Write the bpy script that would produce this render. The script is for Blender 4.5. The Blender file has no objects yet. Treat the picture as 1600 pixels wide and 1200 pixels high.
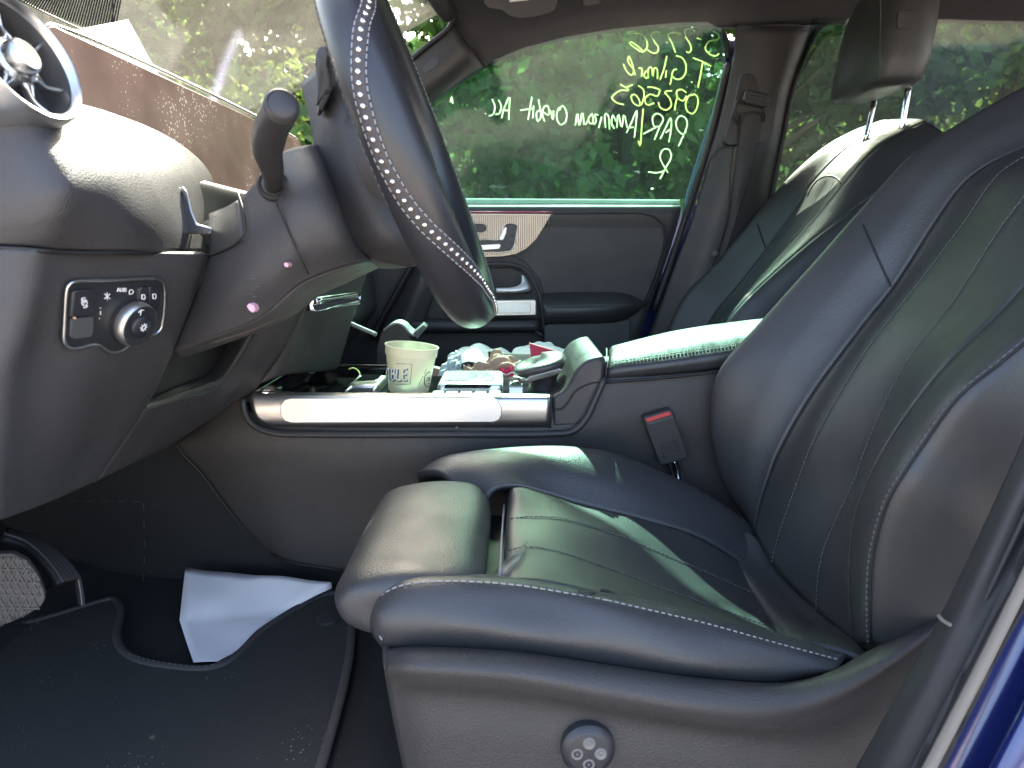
import bpy, bmesh, math, random
import numpy as np
from mathutils import Vector, Matrix
random.seed(7); rng = np.random.default_rng(7)
S = bpy.context.scene; COL = S.collection
# ------------------------------------------------------------------ camera, sky, sun, exposure
FPX, HOR = 1080.0, 375.0
PITCH = math.atan((600 - HOR) / FPX)
cam_d = bpy.data.cameras.new('camera'); cam = bpy.data.objects.new('camera', cam_d); COL.objects.link(cam)
cam_d.sensor_width = 36; cam_d.lens = 36 * FPX / 1600; cam_d.clip_start = .02; cam_d.clip_end = 400
cam.location = (0, 0, 1.0); cam.rotation_euler = (math.pi / 2 - PITCH, 0, 0)
cam_d.dof.use_dof = True; cam_d.dof.focus_distance = 1.0; cam_d.dof.aperture_fstop = 9
S.camera = cam
_az, _el = math.radians(2), math.radians(42)
SUN = Vector((math.sin(_az) * math.cos(_el), math.cos(_az) * math.cos(_el), math.sin(_el)))          # towards the sun
W = bpy.data.worlds.new('World'); S.world = W; W.use_nodes = True
wn = W.node_tree; bg = wn.nodes['Background']
sky = wn.nodes.new('ShaderNodeTexSky'); sky.sky_type = 'NISHITA'; sky.sun_disc = False
sky.sun_elevation = math.asin(SUN.z); sky.sun_rotation = math.atan2(SUN.x, SUN.y); sky.air_density = 1.0; sky.dust_density = 5.0; sky.ozone_density = .2
wn.links.new(sky.outputs[0], bg.inputs[0]); bg.inputs[1].default_value = .15
sl = bpy.data.lights.new('sun', 'SUN'); sl.energy = 3.8; sl.angle = math.radians(.6); sl.color = (1, .95, .87)
so = bpy.data.objects.new('sun', sl); COL.objects.link(so); so.rotation_euler = SUN.to_track_quat('Z', 'Y').to_euler()
S.view_settings.view_transform = 'Standard'; S.view_settings.look = 'None'; S.view_settings.gamma = 1
S.view_settings.exposure = 3.1
S.cycles.max_bounces = 7; S.cycles.transparent_max_bounces = 12; S.cycles.diffuse_bounces = 4; S.cycles.glossy_bounces = 3
# ------------------------------------------------------------------ picture-to-place helpers
_c, _s = math.cos(PITCH), math.sin(PITCH)
CAM = Vector((0, 0, 1.0))
def ray(px, py):
    a = (px - 800) / FPX; b = -(py - 600) / FPX
    return Vector((a, _c + b * _s, -_s + b * _c))
def P(px, py, Y):
    d = ray(px, py); return CAM + d * (Y / d.y)
def Q(px, py, z):
    d = ray(px, py); return CAM + d * ((z - 1.0) / d.z)
def G(px, py, off=0.0, Y0=1.95, z0=1.10, k=.2716):      # on the leaning side window
    d = ray(px, py); t = (Y0 + off - k * (1.0 - z0)) / (d.y + k * d.z); return CAM + d * t
def PX(px, py, X):
    d = ray(px, py); return CAM + d * (X / d.x)
def vv(a): return a if isinstance(a, Vector) else P(*a)
def cr(pts, n, closed=False):
    p = np.array([tuple(vv(a)) for a in pts], float)
    if len(p) == 2 and not closed:
        t = np.linspace(0, 1, n)[:, None]; return p[0] * (1 - t) + p[1] * t
    if closed: p = np.vstack([p, p[:1]])
    seg = np.sqrt(np.linalg.norm(np.diff(p, axis=0), axis=1)) + 1e-9
    u = np.concatenate([[0], np.cumsum(seg)])
    if closed: pe = np.vstack([p[-2], p, p[1]]); ue = np.concatenate([[u[0] - seg[-1]], u, [u[-1] + seg[0]]])
    else: pe = np.vstack([2 * p[0] - p[1], p, 2 * p[-1] - p[-2]]); ue = np.concatenate([[u[0] - seg[0]], u, [u[-1] + seg[-1]]])
    # dense sampling then arc-length resampling
    T = np.linspace(u[0], u[-1], max(200, 8 * len(p))); k = np.clip(np.searchsorted(u, T, 'right') - 1, 0, len(u) - 2)
    t0, t1, t2, t3 = ue[k], ue[k + 1], ue[k + 2], ue[k + 3]; p0, p1, p2, p3 = pe[k], pe[k + 1], pe[k + 2], pe[k + 3]
    f = lambda a, b, ta, tb: ((tb - T) / (tb - ta))[:, None] * a + ((T - ta) / (tb - ta))[:, None] * b
    A1, A2, A3 = f(p0, p1, t0, t1), f(p1, p2, t1, t2), f(p2, p3, t2, t3)
    B1, B2 = f(A1, A2, t0, t2), f(A2, A3, t1, t3)
    D = f(B1, B2, t1, t2)
    L = np.concatenate([[0], np.cumsum(np.linalg.norm(np.diff(D, axis=0), axis=1))])
    s = np.linspace(0, L[-1], n + 1)[:-1] if closed else np.linspace(0, L[-1], n)
    return np.stack([np.interp(s, L, D[:, j]) for j in range(3)], 1)
# ------------------------------------------------------------------ objects
def thing(name, label, cat, loc=(0, 0, 0), group=None):
    o = bpy.data.objects.new(name, None); COL.objects.link(o); o.location = loc; o.empty_display_size = .05
    o['label'] = label; o['category'] = cat
    if group: o['group'] = group
    return o
def tag(o, label, cat, group=None):
    o['label'] = label; o['category'] = cat
    if group: o['group'] = group
    return o
def wloc(o):
    v = Vector((0, 0, 0))
    while o is not None: v += o.location; o = o.parent
    return v
def obj(name, me, mat, parent=None, smooth=True, loc=None):
    o = bpy.data.objects.new(name, me); COL.objects.link(o)
    if mat is not None and not me.materials: me.materials.append(mat)
    if smooth and len(me.polygons): me.polygons.foreach_set('use_smooth', [True] * len(me.polygons))
    if parent is not None:
        o.parent = parent; o.location = (Vector(loc) if loc else Vector((0, 0, 0))) - wloc(parent)
    elif loc: o.location = loc
    return o
def md(name, verts, faces):
    me = bpy.data.meshes.new(name); me.from_pydata([tuple(map(float, v)) for v in verts], [], [tuple(int(i) for i in f) for f in faces]); me.update(); return me
def sharp(o, ang=35):
    o.data.set_sharp_from_angle(angle=math.radians(ang)); return o
def bev(o, w, seg=2, ang=30):
    m = o.modifiers.new('b', 'BEVEL'); m.width = w; m.segments = seg; m.limit_method = 'ANGLE'; m.angle_limit = math.radians(ang); m.harden_normals = False
    return o
def grid_faces(a, b, wrap=False):
    f = []
    for i in range(a - 1):
        for j in range(b if wrap else b - 1):
            j2 = (j + 1) % b; f.append((i * b + j, i * b + j2, (i + 1) * b + j2, (i + 1) * b + j))
    return f
def surf(curves, nu, nv):
    R = [cr(c, nu) for c in curves]
    return np.stack([cr([Vector(c[i]) for c in R], nv) for i in range(nu)], 0)
def nrm(g):
    n = np.cross(np.gradient(g, axis=0), np.gradient(g, axis=1)); return n / (np.linalg.norm(n, axis=2, keepdims=True) + 1e-12)
def loft(name, curves, mat, parent=None, nu=40, nv=24, tuck=None, puff=0, thick=.008, wave=0, face=None):
    g = surf(curves, nu, nv); n = nrm(g)
    c = g[nu // 2, nv // 2]; flip = np.dot(n[nu // 2, nv // 2], (np.array(face) if face is not None else np.array(CAM)) - c) < 0
    if flip: n = -n
    disp = np.zeros(g.shape[:2])
    if puff:
        disp += puff * np.outer(np.sin(np.pi * np.linspace(0, 1, nu)) ** .6, np.sin(np.pi * np.linspace(0, 1, nv)) ** .6)
    if wave:
        for k in range(5):
            a, b, q = rng.uniform(2, 7), rng.uniform(2, 7), rng.uniform(0, 6.28, 2)
            disp += wave / 2.5 * np.outer(np.sin(a * np.linspace(0, 3, nu) + q[0]), np.sin(b * np.linspace(0, 3, nv) + q[1]))
    if tuck:
        du = np.concatenate([np.zeros((1, nv)), np.cumsum(np.linalg.norm(np.diff(g, axis=0), axis=2), 0)])
        dv = np.concatenate([np.zeros((nu, 1)), np.cumsum(np.linalg.norm(np.diff(g, axis=1), axis=2), 1)], 1)
        E = {'u0': du, 'u1': du[-1:] - du, 'v0': dv, 'v1': dv[:, -1:] - dv}
        for k, (d, w) in tuck.items():
            x = np.clip(1 - E[k] / w, 0, 1); disp -= d * (1 - np.sqrt(np.clip(1 - x * x, 0, 1)))
    g = g + n * disp[..., None]
    F = grid_faces(nu, nv)
    me = md(name, g.reshape(-1, 3), F if flip else [f[::-1] for f in F])
    o = obj(name, me, mat, parent)
    if thick:
        m = o.modifiers.new('s', 'SOLIDIFY'); m.thickness = thick; m.offset = -1
    return o
def split_loft(names, curves, splits, mats, parent, nu=80, m=8, thick=.012):
    R = [cr(c, nu) for c in curves]; g = []
    for i in range(nu):
        p = np.array([c[i] for c in R]); e = np.vstack([2 * p[0] - p[1], p, 2 * p[-1] - p[-2]]); row = []
        for k in range(len(p) - 1):
            a, b, c_, d = e[k], e[k + 1], e[k + 2], e[k + 3]; lab, lbc, lcd = [max(1e-6, np.linalg.norm(x)) ** .5 for x in (b - a, c_ - b, d - c_)]
            m1 = lbc * ((b - a) / lab - (c_ - a) / (lab + lbc) + (c_ - b) / lbc); m2 = lbc * ((c_ - b) / lbc - (d - b) / (lbc + lcd) + (d - c_) / lcd)
            for j in range(m):
                t = j / m; row.append((2 * t ** 3 - 3 * t ** 2 + 1) * b + (t ** 3 - 2 * t ** 2 + t) * m1 + (-2 * t ** 3 + 3 * t ** 2) * c_ + (t ** 3 - t ** 2) * m2)
        row.append(p[-1]); g.append(row)
    g = np.array(g); out = []; _cm = (splits[0] + splits[1]) * m // 2; fl = np.dot(nrm(g)[nu // 2, _cm], np.array(CAM) - g[nu // 2, _cm]) < 0; ed = [0] + list(splits) + [len(curves) - 1]
    for nm, a, b, mt in zip(names, ed[:-1], ed[1:], mats):
        q = g[:, a * m:b * m + 1]
        F = grid_faces(nu, q.shape[1]); o = obj(nm, md(nm, q.reshape(-1, 3), F if fl else [f[::-1] for f in F]), mt, parent)
        mo = o.modifiers.new('s', 'SOLIDIFY'); mo.thickness = thick; mo.offset = -1; out.append(o)
    return out
def ngon(pts, ext):
    n = len(pts); ext = Vector(ext); p = [vv(a) for a in pts]
    V = [tuple(a) for a in p] + [tuple(a + ext) for a in p]
    F = [tuple(range(n)), tuple(range(2 * n - 1, n - 1, -1))] + [(i + n, (i + 1) % n + n, (i + 1) % n, i) for i in range(n)]
    return V, F
def prism(name, pts, ext, mat, parent=None, bevel=0, seg=2, smooth=True):
    V, F = ngon(pts, ext); me = md(name, V, F); b = bmesh.new(); b.from_mesh(me); bmesh.ops.recalc_face_normals(b, faces=b.faces); b.to_mesh(me); b.free()
    o = obj(name, me, mat, parent)
    if bevel: bev(o, bevel, seg)
    sharp(o, 40)
    return o
def tube_vf(pts, r, n=8, closed=False, m=None, flat=1.0, up=None, taper=None):
    m = m or max(2, len(pts) * 4); c = cr(pts, m, closed)
    if closed: t = np.roll(c, -1, 0) - np.roll(c, 1, 0)
    else: t = np.gradient(c, axis=0)
    t /= np.linalg.norm(t, axis=1, keepdims=True) + 1e-12
    a = np.array(up if up is not None else (.13, -.91, .31)); V = []
    for i in range(len(c)):
        s = np.cross(t[i], a); s /= np.linalg.norm(s) + 1e-12; b = np.cross(t[i], s)
        rr = r * (taper(i / (len(c) - 1)) if taper else 1)
        for k in range(n):
            q = 2 * math.pi * k / n; V.append(c[i] + rr * (math.cos(q) * s + math.sin(q) * b * flat))
    F = grid_faces(len(c), n, True)
    if closed:
        o = (len(c) - 1) * n; F += [(o + k, o + (k + 1) % n, (k + 1) % n, k) for k in range(n)]
    else: F += [tuple(range(n))[::-1], tuple(range((len(c) - 1) * n, len(c) * n))]
    return V, F
def tube(name, pts, r, mat, parent=None, n=8, closed=False, m=None, flat=1.0, up=None, taper=None):
    V, F = tube_vf(pts, r, n, closed, m, flat, up, taper)
    return obj(name, md(name, V, F), mat, parent)
def join(parts):
    V, F = [], []
    for v, f in parts:
        o = len(V); V += [tuple(x) for x in v]; F += [tuple(i + o for i in q) for q in f]
    return V, F
def strokes(name, lines, r, mat, parent=None, n=6, flat=.5, up=None):
    V, F = join([tube_vf(l, r, n, m=max(3, len(l) * 4), flat=flat, up=up) for l in lines])
    return obj(name, md(name, V, F), mat, parent)
def stitch(name, pts, mat, parent, L=.0055, gap=.0035, r=.0007, lift=.0006, closed=False):
    c = cr(pts, 400); d = np.concatenate([[0], np.cumsum(np.linalg.norm(np.diff(c, axis=0), axis=1))]); out = []
    s = 0.0; at = lambda x: Vector([np.interp(x, d, c[:, j]) for j in range(3)])
    while s + L < d[-1]:
        a, b = at(s), at(s + L); to = (CAM - a).normalized() * lift
        out.append(tube_vf([a + to * .3, (a + b) / 2 + to * 1.6, b + to * .3], r, 6, m=4)); s += L + gap
    V, F = join(out); return obj(name, md(name, V, F), mat, parent)
def box(name, c, size, mat, parent=None, rot=None, bevel=0, seg=2):
    x, y, z = [s / 2 for s in size]
    V = [Vector((i * x, j * y, k * z)) for i in (-1, 1) for j in (-1, 1) for k in (-1, 1)]
    if rot is not None: V = [rot @ v for v in V]
    F = [(0, 1, 3, 2), (4, 6, 7, 5), (0, 4, 5, 1), (2, 3, 7, 6), (0, 2, 6, 4), (1, 5, 7, 3)]
    o = obj(name, md(name, [v + Vector(c) for v in V], F), mat, parent)
    if bevel: bev(o, bevel, seg)
    return sharp(o, 50)
def frame_of(z, x=None):
    z = Vector(z).normalized(); x = Vector(x) if x is not None else (Vector((0, 0, 1)) if abs(z.z) < .9 else Vector((1, 0, 0)))
    x = (x - z * x.dot(z)).normalized(); y = z.cross(x); return Matrix((x, y, z)).transposed()
def lathe(name, prof, M, o3, mat, parent=None, n=32, cap=True, sh=35):
    V, F = [], []
    for r, h in prof:
        for k in range(n):
            q = 2 * math.pi * k / n; V.append(Vector(o3) + M @ Vector((r * math.cos(q), r * math.sin(q), h)))
    F = grid_faces(len(prof), n, True)
    if cap:
        if prof[0][0] > 1e-6: F.append(tuple(range(n))[::-1])
        if prof[-1][0] > 1e-6: F.append(tuple(range((len(prof) - 1) * n, len(prof) * n)))
    me = md(name, V, F); b = bmesh.new(); b.from_mesh(me); bmesh.ops.recalc_face_normals(b, faces=b.faces); b.to_mesh(me); b.free()
    return sharp(obj(name, me, mat, parent), sh)
# ------------------------------------------------------------------ materials
def newmat(name):
    m = bpy.data.materials.new(name); m.use_nodes = True; nt = m.node_tree; return m, nt, nt.nodes['Principled BSDF']
def mat(name, col, rough=.5, metal=0, grain=None, mottle=.12, spec=.5, coat=0, speck=0, aniso=None, sheen=0, wear=0):
    m, nt, b = newmat(name); N = nt.nodes.new; Lk = nt.links.new
    b.inputs['Roughness'].default_value = rough; b.inputs['Metallic'].default_value = metal; b.inputs['Specular IOR Level'].default_value = spec
    if coat: b.inputs['Coat Weight'].default_value = coat; b.inputs['Coat Roughness'].default_value = .05
    if sheen: b.inputs['Sheen Weight'].default_value = sheen; b.inputs['Sheen Roughness'].default_value = .5
    tc = N('ShaderNodeTexCoord'); n1 = N('ShaderNodeTexNoise'); n1.inputs['Scale'].default_value = 9; n1.inputs['Detail'].default_value = 6; Lk(tc.outputs['Object'], n1.inputs['Vector'])
    mx = N('ShaderNodeMix'); mx.data_type = 'RGBA'
    mx.inputs[6].default_value = (*[c * (1 - mottle) for c in col], 1); mx.inputs[7].default_value = (*[min(1, c * (1 + mottle)) for c in col], 1); Lk(n1.outputs[0], mx.inputs[0])
    out = mx.outputs[2]
    rr = N('ShaderNodeMapRange'); rr.inputs[1].default_value = .3; rr.inputs[2].default_value = .7; rr.inputs[3].default_value = rough * .88; rr.inputs[4].default_value = min(1, rough * 1.12)
    n3 = N('ShaderNodeTexNoise'); n3.inputs['Scale'].default_value = 23; n3.inputs['Detail'].default_value = 5; Lk(tc.outputs['Object'], n3.inputs['Vector']); Lk(n3.outputs[0], rr.inputs[0]); Lk(rr.outputs[0], b.inputs['Roughness'])
    if speck:
        v = N('ShaderNodeTexVoronoi'); v.inputs['Scale'].default_value = 150; Lk(tc.outputs['Object'], v.inputs['Vector'])
        n2 = N('ShaderNodeTexNoise'); n2.inputs['Scale'].default_value = 14; Lk(tc.outputs['Object'], n2.inputs['Vector'])
        a = N('ShaderNodeMath'); a.operation = 'LESS_THAN'; Lk(v.outputs['Distance'], a.inputs[0])
        th = N('ShaderNodeMapRange'); th.inputs[1].default_value = .47; th.inputs[2].default_value = .72; th.inputs[3].default_value = .0; th.inputs[4].default_value = .2; Lk(n2.outputs[0], th.inputs[0]); Lk(th.outputs[0], a.inputs[1])
        ms = N('ShaderNodeMix'); ms.data_type = 'RGBA'; sc = N('ShaderNodeMath'); sc.operation = 'MULTIPLY'; sc.inputs[1].default_value = speck; Lk(a.outputs[0], sc.inputs[0]); Lk(sc.outputs[0], ms.inputs[0])
        Lk(out, ms.inputs[6]); ms.inputs[7].default_value = (.5, .48, .44, 1); out = ms.outputs[2]
    Lk(out, b.inputs['Base Color'])
    if grain:
        kind, sc, st = grain
        if kind == 'leather':
            t = N('ShaderNodeTexVoronoi'); t.feature = 'SMOOTH_F1'; t.inputs['Scale'].default_value = sc; t.inputs['Smoothness'].default_value = .6; h = t.outputs['Distance']
            w = N('ShaderNodeTexNoise'); w.inputs['Scale'].default_value = sc * .5; Lk(tc.outputs['Object'], w.inputs['Vector'])
            va = N('ShaderNodeVectorMath'); va.operation = 'SCALE'; va.inputs['Scale'].default_value = .5 / sc; Lk(w.outputs['Color'], va.inputs[0])
            ad = N('ShaderNodeVectorMath'); Lk(tc.outputs['Object'], ad.inputs[0]); Lk(va.outputs[0], ad.inputs[1]); Lk(ad.outputs[0], t.inputs['Vector'])
        else:
            t = N('ShaderNodeTexNoise'); t.inputs['Scale'].default_value = sc; t.inputs['Detail'].default_value = 3; h = t.outputs[0]
            if kind == 'brush':
                mp = N('ShaderNodeMapping'); mp.inputs['Scale'].default_value = (.03, 1, 1); Lk(tc.outputs['Object'], mp.inputs[0]); Lk(mp.outputs[0], t.inputs['Vector'])
            else: Lk(tc.outputs['Object'], t.inputs['Vector'])
        bp = N('ShaderNodeBump'); bp.inputs['Strength'].default_value = st; bp.inputs['Distance'].default_value = .0012 if kind != 'carpet' else .004
        Lk(h, bp.inputs['Height']); Lk(bp.outputs[0], b.inputs['Normal'])
    return m
LEATH = mat('black_leather', (.036, .036, .038), .43, grain=('leather', 560, .30), spec=.55)
LEATHS = mat('smooth_leather', (.034, .035, .036), .43, grain=('leather', 700, .2), spec=.5)
WHEELM = mat('wheel_leather', (.024, .024, .028), .36, grain=('noise', 900, .1), spec=.55)
SOFT = mat('soft_dash_vinyl', (.044, .042, .044), .55, grain=('leather', 620, .28), spec=.4)
PLAS = mat('grained_plastic', (.038, .035, .034), .50, grain=('leather', 520, .42), spec=.45)
HARD = mat('hard_plastic', (.033, .031, .033), .45, grain=('noise', 700, .12), spec=.4)
GREY = mat('grey_trim_plastic', (.065, .064, .068), .6, grain=('noise', 900, .1), spec=.35)
HEADL = mat('headliner_cloth', (.048, .044, .048), .9, grain=('noise', 1100, .25), spec=.15)
CARP = mat('carpet', (.025, .025, .025), .98, grain=('carpet', 900, .8), spec=.1, speck=.12, sheen=.03)
MATM = mat('mat_carpet', (.034, .033, .032), .98, grain=('carpet', 700, .9), spec=.1, speck=.35, sheen=.04)
EDGE = mat('mat_binding', (.045, .042, .042), .8, grain=('noise', 800, .4), spec=.3)
RUB = mat('black_rubber', (.014, .014, .015), .55, grain=('noise', 500, .1), spec=.4)
GLOSSB = mat('gloss_black', (.006, .006, .007), .08, spec=.5, mottle=.05)
ALU = mat('brushed_aluminium', (.62, .60, .58), .36, 1, grain=('brush', 900, .06))
ALU2 = mat('bright_aluminium', (.74, .73, .71), .48, 1, grain=('brush', 900, .04))
SATIN = mat('satin_silver', (.62, .61, .60), .30, 1)
CHROME = mat('chrome', (.80, .80, .80), .08, 1)
THREAD = mat('pale_thread', (.26, .26, .265), .8, spec=.2)
THREADD = mat('dark_thread', (.10, .10, .105), .8, spec=.2)
PAPER = mat('white_paper', (.70, .67, .69), .9, spec=.15, mottle=.03)
WHITEM = mat('white_print', (.72, .72, .72), .7, mottle=.04)
REDP = mat('red_plastic', (.52, .05, .055), .4)
PINK = mat('pink_gum', (.62, .34, .42), .6)
TAN = mat('brown_paper', (.42, .26, .20), .85, grain=('noise', 60, .3))
REDC = mat('red_card', (.48, .03, .07), .6)
PINKC = mat('pink_wrapper', (.66, .05, .13), .5)
FOILM = mat('grey_blue_bag', (.42, .46, .50), .5)
CHALK = mat('window_chalk', (.86, .86, .50), .9, spec=.1, mottle=.1)
CHALKW = mat('pale_window_chalk', (.88, .90, .74), .9, spec=.1)
BLUE = mat('blue_car_paint', (.011, .019, .115), .28, .25, coat=1.0)
MAROON = mat('maroon_line', (.36, .03, .10), .4)
SEALM = mat('rubber_seal', (.022, .022, .024), .6, spec=.35, grain=('noise', 400, .1))
BEAD = mat('beige_bead', (.16, .145, .125), .75, spec=.3)
INKB = mat('blue_ink', (.05, .12, .24), .6)
INKD = mat('dark_ink', (.03, .035, .045), .6)
GRIT = mat('worn_pedal_rubber', (.115, .105, .10), .85, grain=('noise', 300, .3))
SWITCH = mat('switch_black', (.020, .021, .024), .42)
BARK = mat('bark', (.13, .10, .075), .95, grain=('noise', 40, .8), mottle=.5)
for _m in (CHALK, CHALKW):
    _nt = _m.node_tree; _b = _nt.nodes['Principled BSDF']; _tl = _nt.nodes.new('ShaderNodeBsdfTranslucent'); _tl.inputs[0].default_value = (.95, .90, .50, 1) if _m == CHALK else (.95, .92, .74, 1)
    _x = _nt.nodes.new('ShaderNodeMixShader'); _x.inputs[0].default_value = .6; _nt.links.new(_b.outputs[0], _x.inputs[1]); _nt.links.new(_tl.outputs[0], _x.inputs[2]); _nt.links.new(_x.outputs[0], _nt.nodes['Material Output'].inputs[0])
def glassm(name, tint, dust, dustc, gl=.06, sp=0.0):
    m, nt, b = newmat(name); N = nt.nodes.new; Lk = nt.links.new; out = nt.nodes['Material Output']; nt.nodes.remove(b)
    tr = N('ShaderNodeBsdfTransparent'); tr.inputs[0].default_value = (*tint, 1)
    go = N('ShaderNodeBsdfGlossy'); go.inputs['Roughness'].default_value = gl
    lw = N('ShaderNodeLayerWeight'); lw.inputs[0].default_value = .5; pw_ = N('ShaderNodeMath'); pw_.operation = 'POWER'; pw_.inputs[1].default_value = 5; Lk(lw.outputs['Facing'], pw_.inputs[0])
    fr = N('ShaderNodeMath'); fr.operation = 'MULTIPLY_ADD'; fr.inputs[1].default_value = .6; fr.inputs[2].default_value = .03; Lk(pw_.outputs[0], fr.inputs[0])
    a = N('ShaderNodeMixShader'); Lk(fr.outputs[0], a.inputs[0]); Lk(tr.outputs[0], a.inputs[1]); Lk(go.outputs[0], a.inputs[2])
    df = N('ShaderNodeBsdfDiffuse'); df.inputs[0].default_value = (*dustc, 1); tl = N('ShaderNodeBsdfTranslucent'); tl.inputs[0].default_value = (*dustc, 1)
    d2 = N('ShaderNodeMixShader'); d2.inputs[0].default_value = .5; Lk(df.outputs[0], d2.inputs[1]); Lk(tl.outputs[0], d2.inputs[2])
    tc = N('ShaderNodeTexCoord'); n1 = N('ShaderNodeTexNoise'); n1.inputs['Scale'].default_value = 5; n1.inputs['Detail'].default_value = 7; n1.inputs['Roughness'].default_value = .65; Lk(tc.outputs['Object'], n1.inputs['Vector'])
    mr = N('ShaderNodeMapRange'); mr.inputs[1].default_value = .3; mr.inputs[2].default_value = .75; mr.inputs[3].default_value = dust * .6; mr.inputs[4].default_value = dust * 1.5; Lk(n1.outputs[0], mr.inputs[0])
    fac = mr.outputs[0]
    if sp:
        v = N('ShaderNodeTexVoronoi'); v.inputs['Scale'].default_value = 85; Lk(tc.outputs['Object'], v.inputs['Vector'])
        lt = N('ShaderNodeMath'); lt.operation = 'LESS_THAN'
        n2 = N('ShaderNodeTexNoise'); n2.inputs['Scale'].default_value = 60; Lk(tc.outputs['Object'], n2.inputs['Vector'])
        th = N('ShaderNodeMapRange'); th.inputs[1].default_value = .45; th.inputs[2].default_value = .8; th.inputs[3].default_value = .0; th.inputs[4].default_value = .22; Lk(n2.outputs[0], th.inputs[0])
        Lk(v.outputs['Distance'], lt.inputs[0]); Lk(th.outputs[0], lt.inputs[1])
        ml = N('ShaderNodeMath'); ml.operation = 'MULTIPLY_ADD'; ml.inputs[1].default_value = sp; Lk(lt.outputs[0], ml.inputs[0]); Lk(fac, ml.inputs[2]); fac = ml.outputs[0]
    e = N('ShaderNodeMixShader'); Lk(fac, e.inputs[0]); Lk(a.outputs[0], e.inputs[1]); Lk(d2.outputs[0], e.inputs[2]); Lk(e.outputs[0], out.inputs[0])
    return m
GLASSF = glassm('green_side_glass', (.54, .77, .69), .006, (.52, .62, .57), sp=.10)
GLASSR = glassm('privacy_glass', (.65, .72, .67), .006, (.5, .54, .52), sp=.1)
GLASSW = glassm('dusty_windscreen', (.88, .90, .87), .046, (.62, .55, .47), sp=.12)
CLEAR = glassm('clear_plastic', (.86, .88, .88), .22, (.6, .6, .6), gl=.15)
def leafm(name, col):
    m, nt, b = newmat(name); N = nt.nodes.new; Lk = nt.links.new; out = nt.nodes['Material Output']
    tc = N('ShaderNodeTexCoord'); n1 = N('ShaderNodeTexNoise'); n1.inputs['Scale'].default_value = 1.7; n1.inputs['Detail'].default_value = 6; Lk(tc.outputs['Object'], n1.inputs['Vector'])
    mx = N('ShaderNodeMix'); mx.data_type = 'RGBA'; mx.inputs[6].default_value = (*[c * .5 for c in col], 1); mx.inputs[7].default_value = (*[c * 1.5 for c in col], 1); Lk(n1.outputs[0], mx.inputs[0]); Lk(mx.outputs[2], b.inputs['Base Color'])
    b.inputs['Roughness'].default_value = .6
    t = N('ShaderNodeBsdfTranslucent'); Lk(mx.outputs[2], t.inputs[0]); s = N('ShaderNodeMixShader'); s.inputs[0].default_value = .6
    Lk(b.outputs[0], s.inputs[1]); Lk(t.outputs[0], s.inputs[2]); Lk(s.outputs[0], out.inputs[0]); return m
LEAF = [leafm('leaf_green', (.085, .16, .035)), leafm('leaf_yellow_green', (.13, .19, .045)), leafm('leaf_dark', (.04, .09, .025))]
# ================================================================== setting: ground
gm, gnt, gb = newmat('dry_ground'); _n = gnt.nodes.new('ShaderNodeTexNoise'); _n.inputs['Scale'].default_value = 1.3; _n.inputs['Detail'].default_value = 9
_t = gnt.nodes.new('ShaderNodeTexCoord'); gnt.links.new(_t.outputs['Object'], _n.inputs['Vector']); _r = gnt.nodes.new('ShaderNodeValToRGB')
_r.color_ramp.elements[0].position = .4; _r.color_ramp.elements[0].color = (.27, .23, .185, 1); _r.color_ramp.elements[1].position = .62; _r.color_ramp.elements[1].color = (.37, .32, .26, 1)
gnt.links.new(_n.outputs[0], _r.inputs[0]); gnt.links.new(_r.outputs[0], gb.inputs['Base Color']); gb.inputs['Roughness'].default_value = .95
gr = obj('ground', md('ground', [(-150, -150, 0), (150, -150, 0), (150, 150, 0), (-150, 150, 0)], [(0, 1, 2, 3)]), gm); gr['kind'] = 'structure'; gr['label'] = 'dry gravel ground outside the car'
# ================================================================== car body (shell, roof, pillars, floor, glass)
car = thing('car_body', 'dark blue car body shell with black headliner, pillars and carpeted floor', 'car', (.3, 1.2, 0))
# roof lining
h0 = [(752, 111, 1.835), (772, 100, 1.835), (819, 80, 1.835), (885, 63, 1.835), (960, 51, 1.835), (1060, 41, 1.835), (1118, 40, 1.835), (1200, 38, 1.83), (1310, 35, 1.83), (1450, 36, 1.83), (1800, 42, 1.83)]
v3 = lambda *a: Vector(a)
h1 = [(711, 36, 1.79), v3(-.02, 1.77, 1.50), v3(.2, 1.76, 1.535), v3(.5, 1.755, 1.55), v3(.9, 1.755, 1.548), v3(1.7, 1.755, 1.52)]
h2 = [v3(-.17, 1.62, 1.535), v3(.1, 1.62, 1.572), v3(.5, 1.62, 1.588), v3(.9, 1.62, 1.585), v3(1.75, 1.62, 1.555)]
h3 = [v3(-.23, 1.2, 1.55), v3(.1, 1.2, 1.592), v3(.5, 1.2, 1.61), v3(.9, 1.2, 1.605), v3(1.8, 1.2, 1.57)]
h4 = [v3(-.17, .72, 1.535), v3(.1, .72, 1.572), v3(.5, .72, 1.588), v3(.9, .72, 1.585), v3(1.75, .72, 1.555)]
h5 = [v3(-.05, .56, 1.42), v3(.2, .56, 1.47), v3(.5, .56, 1.485), v3(.9, .56, 1.48), v3(1.7, .56, 1.45)]
loft('headliner', [h0, h1, h2, h3, h4, h5], HEADL, car, 60, 60, thick=.012)
up = lambda c, d=.045: [vv(a) + Vector((0, (.02 if vv(a).y > 1.2 else -.02), d)) for a in c]
loft('roof_skin', [up(h0), up(h1), up(h2), up(h3), up(h4), up(h5)], BLUE, car, 40, 40, thick=.004, face=(0.5, 1.2, 9))
tube('roof_rail_trim', [(1085, 36, 1.862), (1130, 37, 1.862), (1200, 36, 1.862), (1280, 33, 1.862), (1340, 30, 1.858)], .011, RUB, car, 8, m=30)
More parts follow.
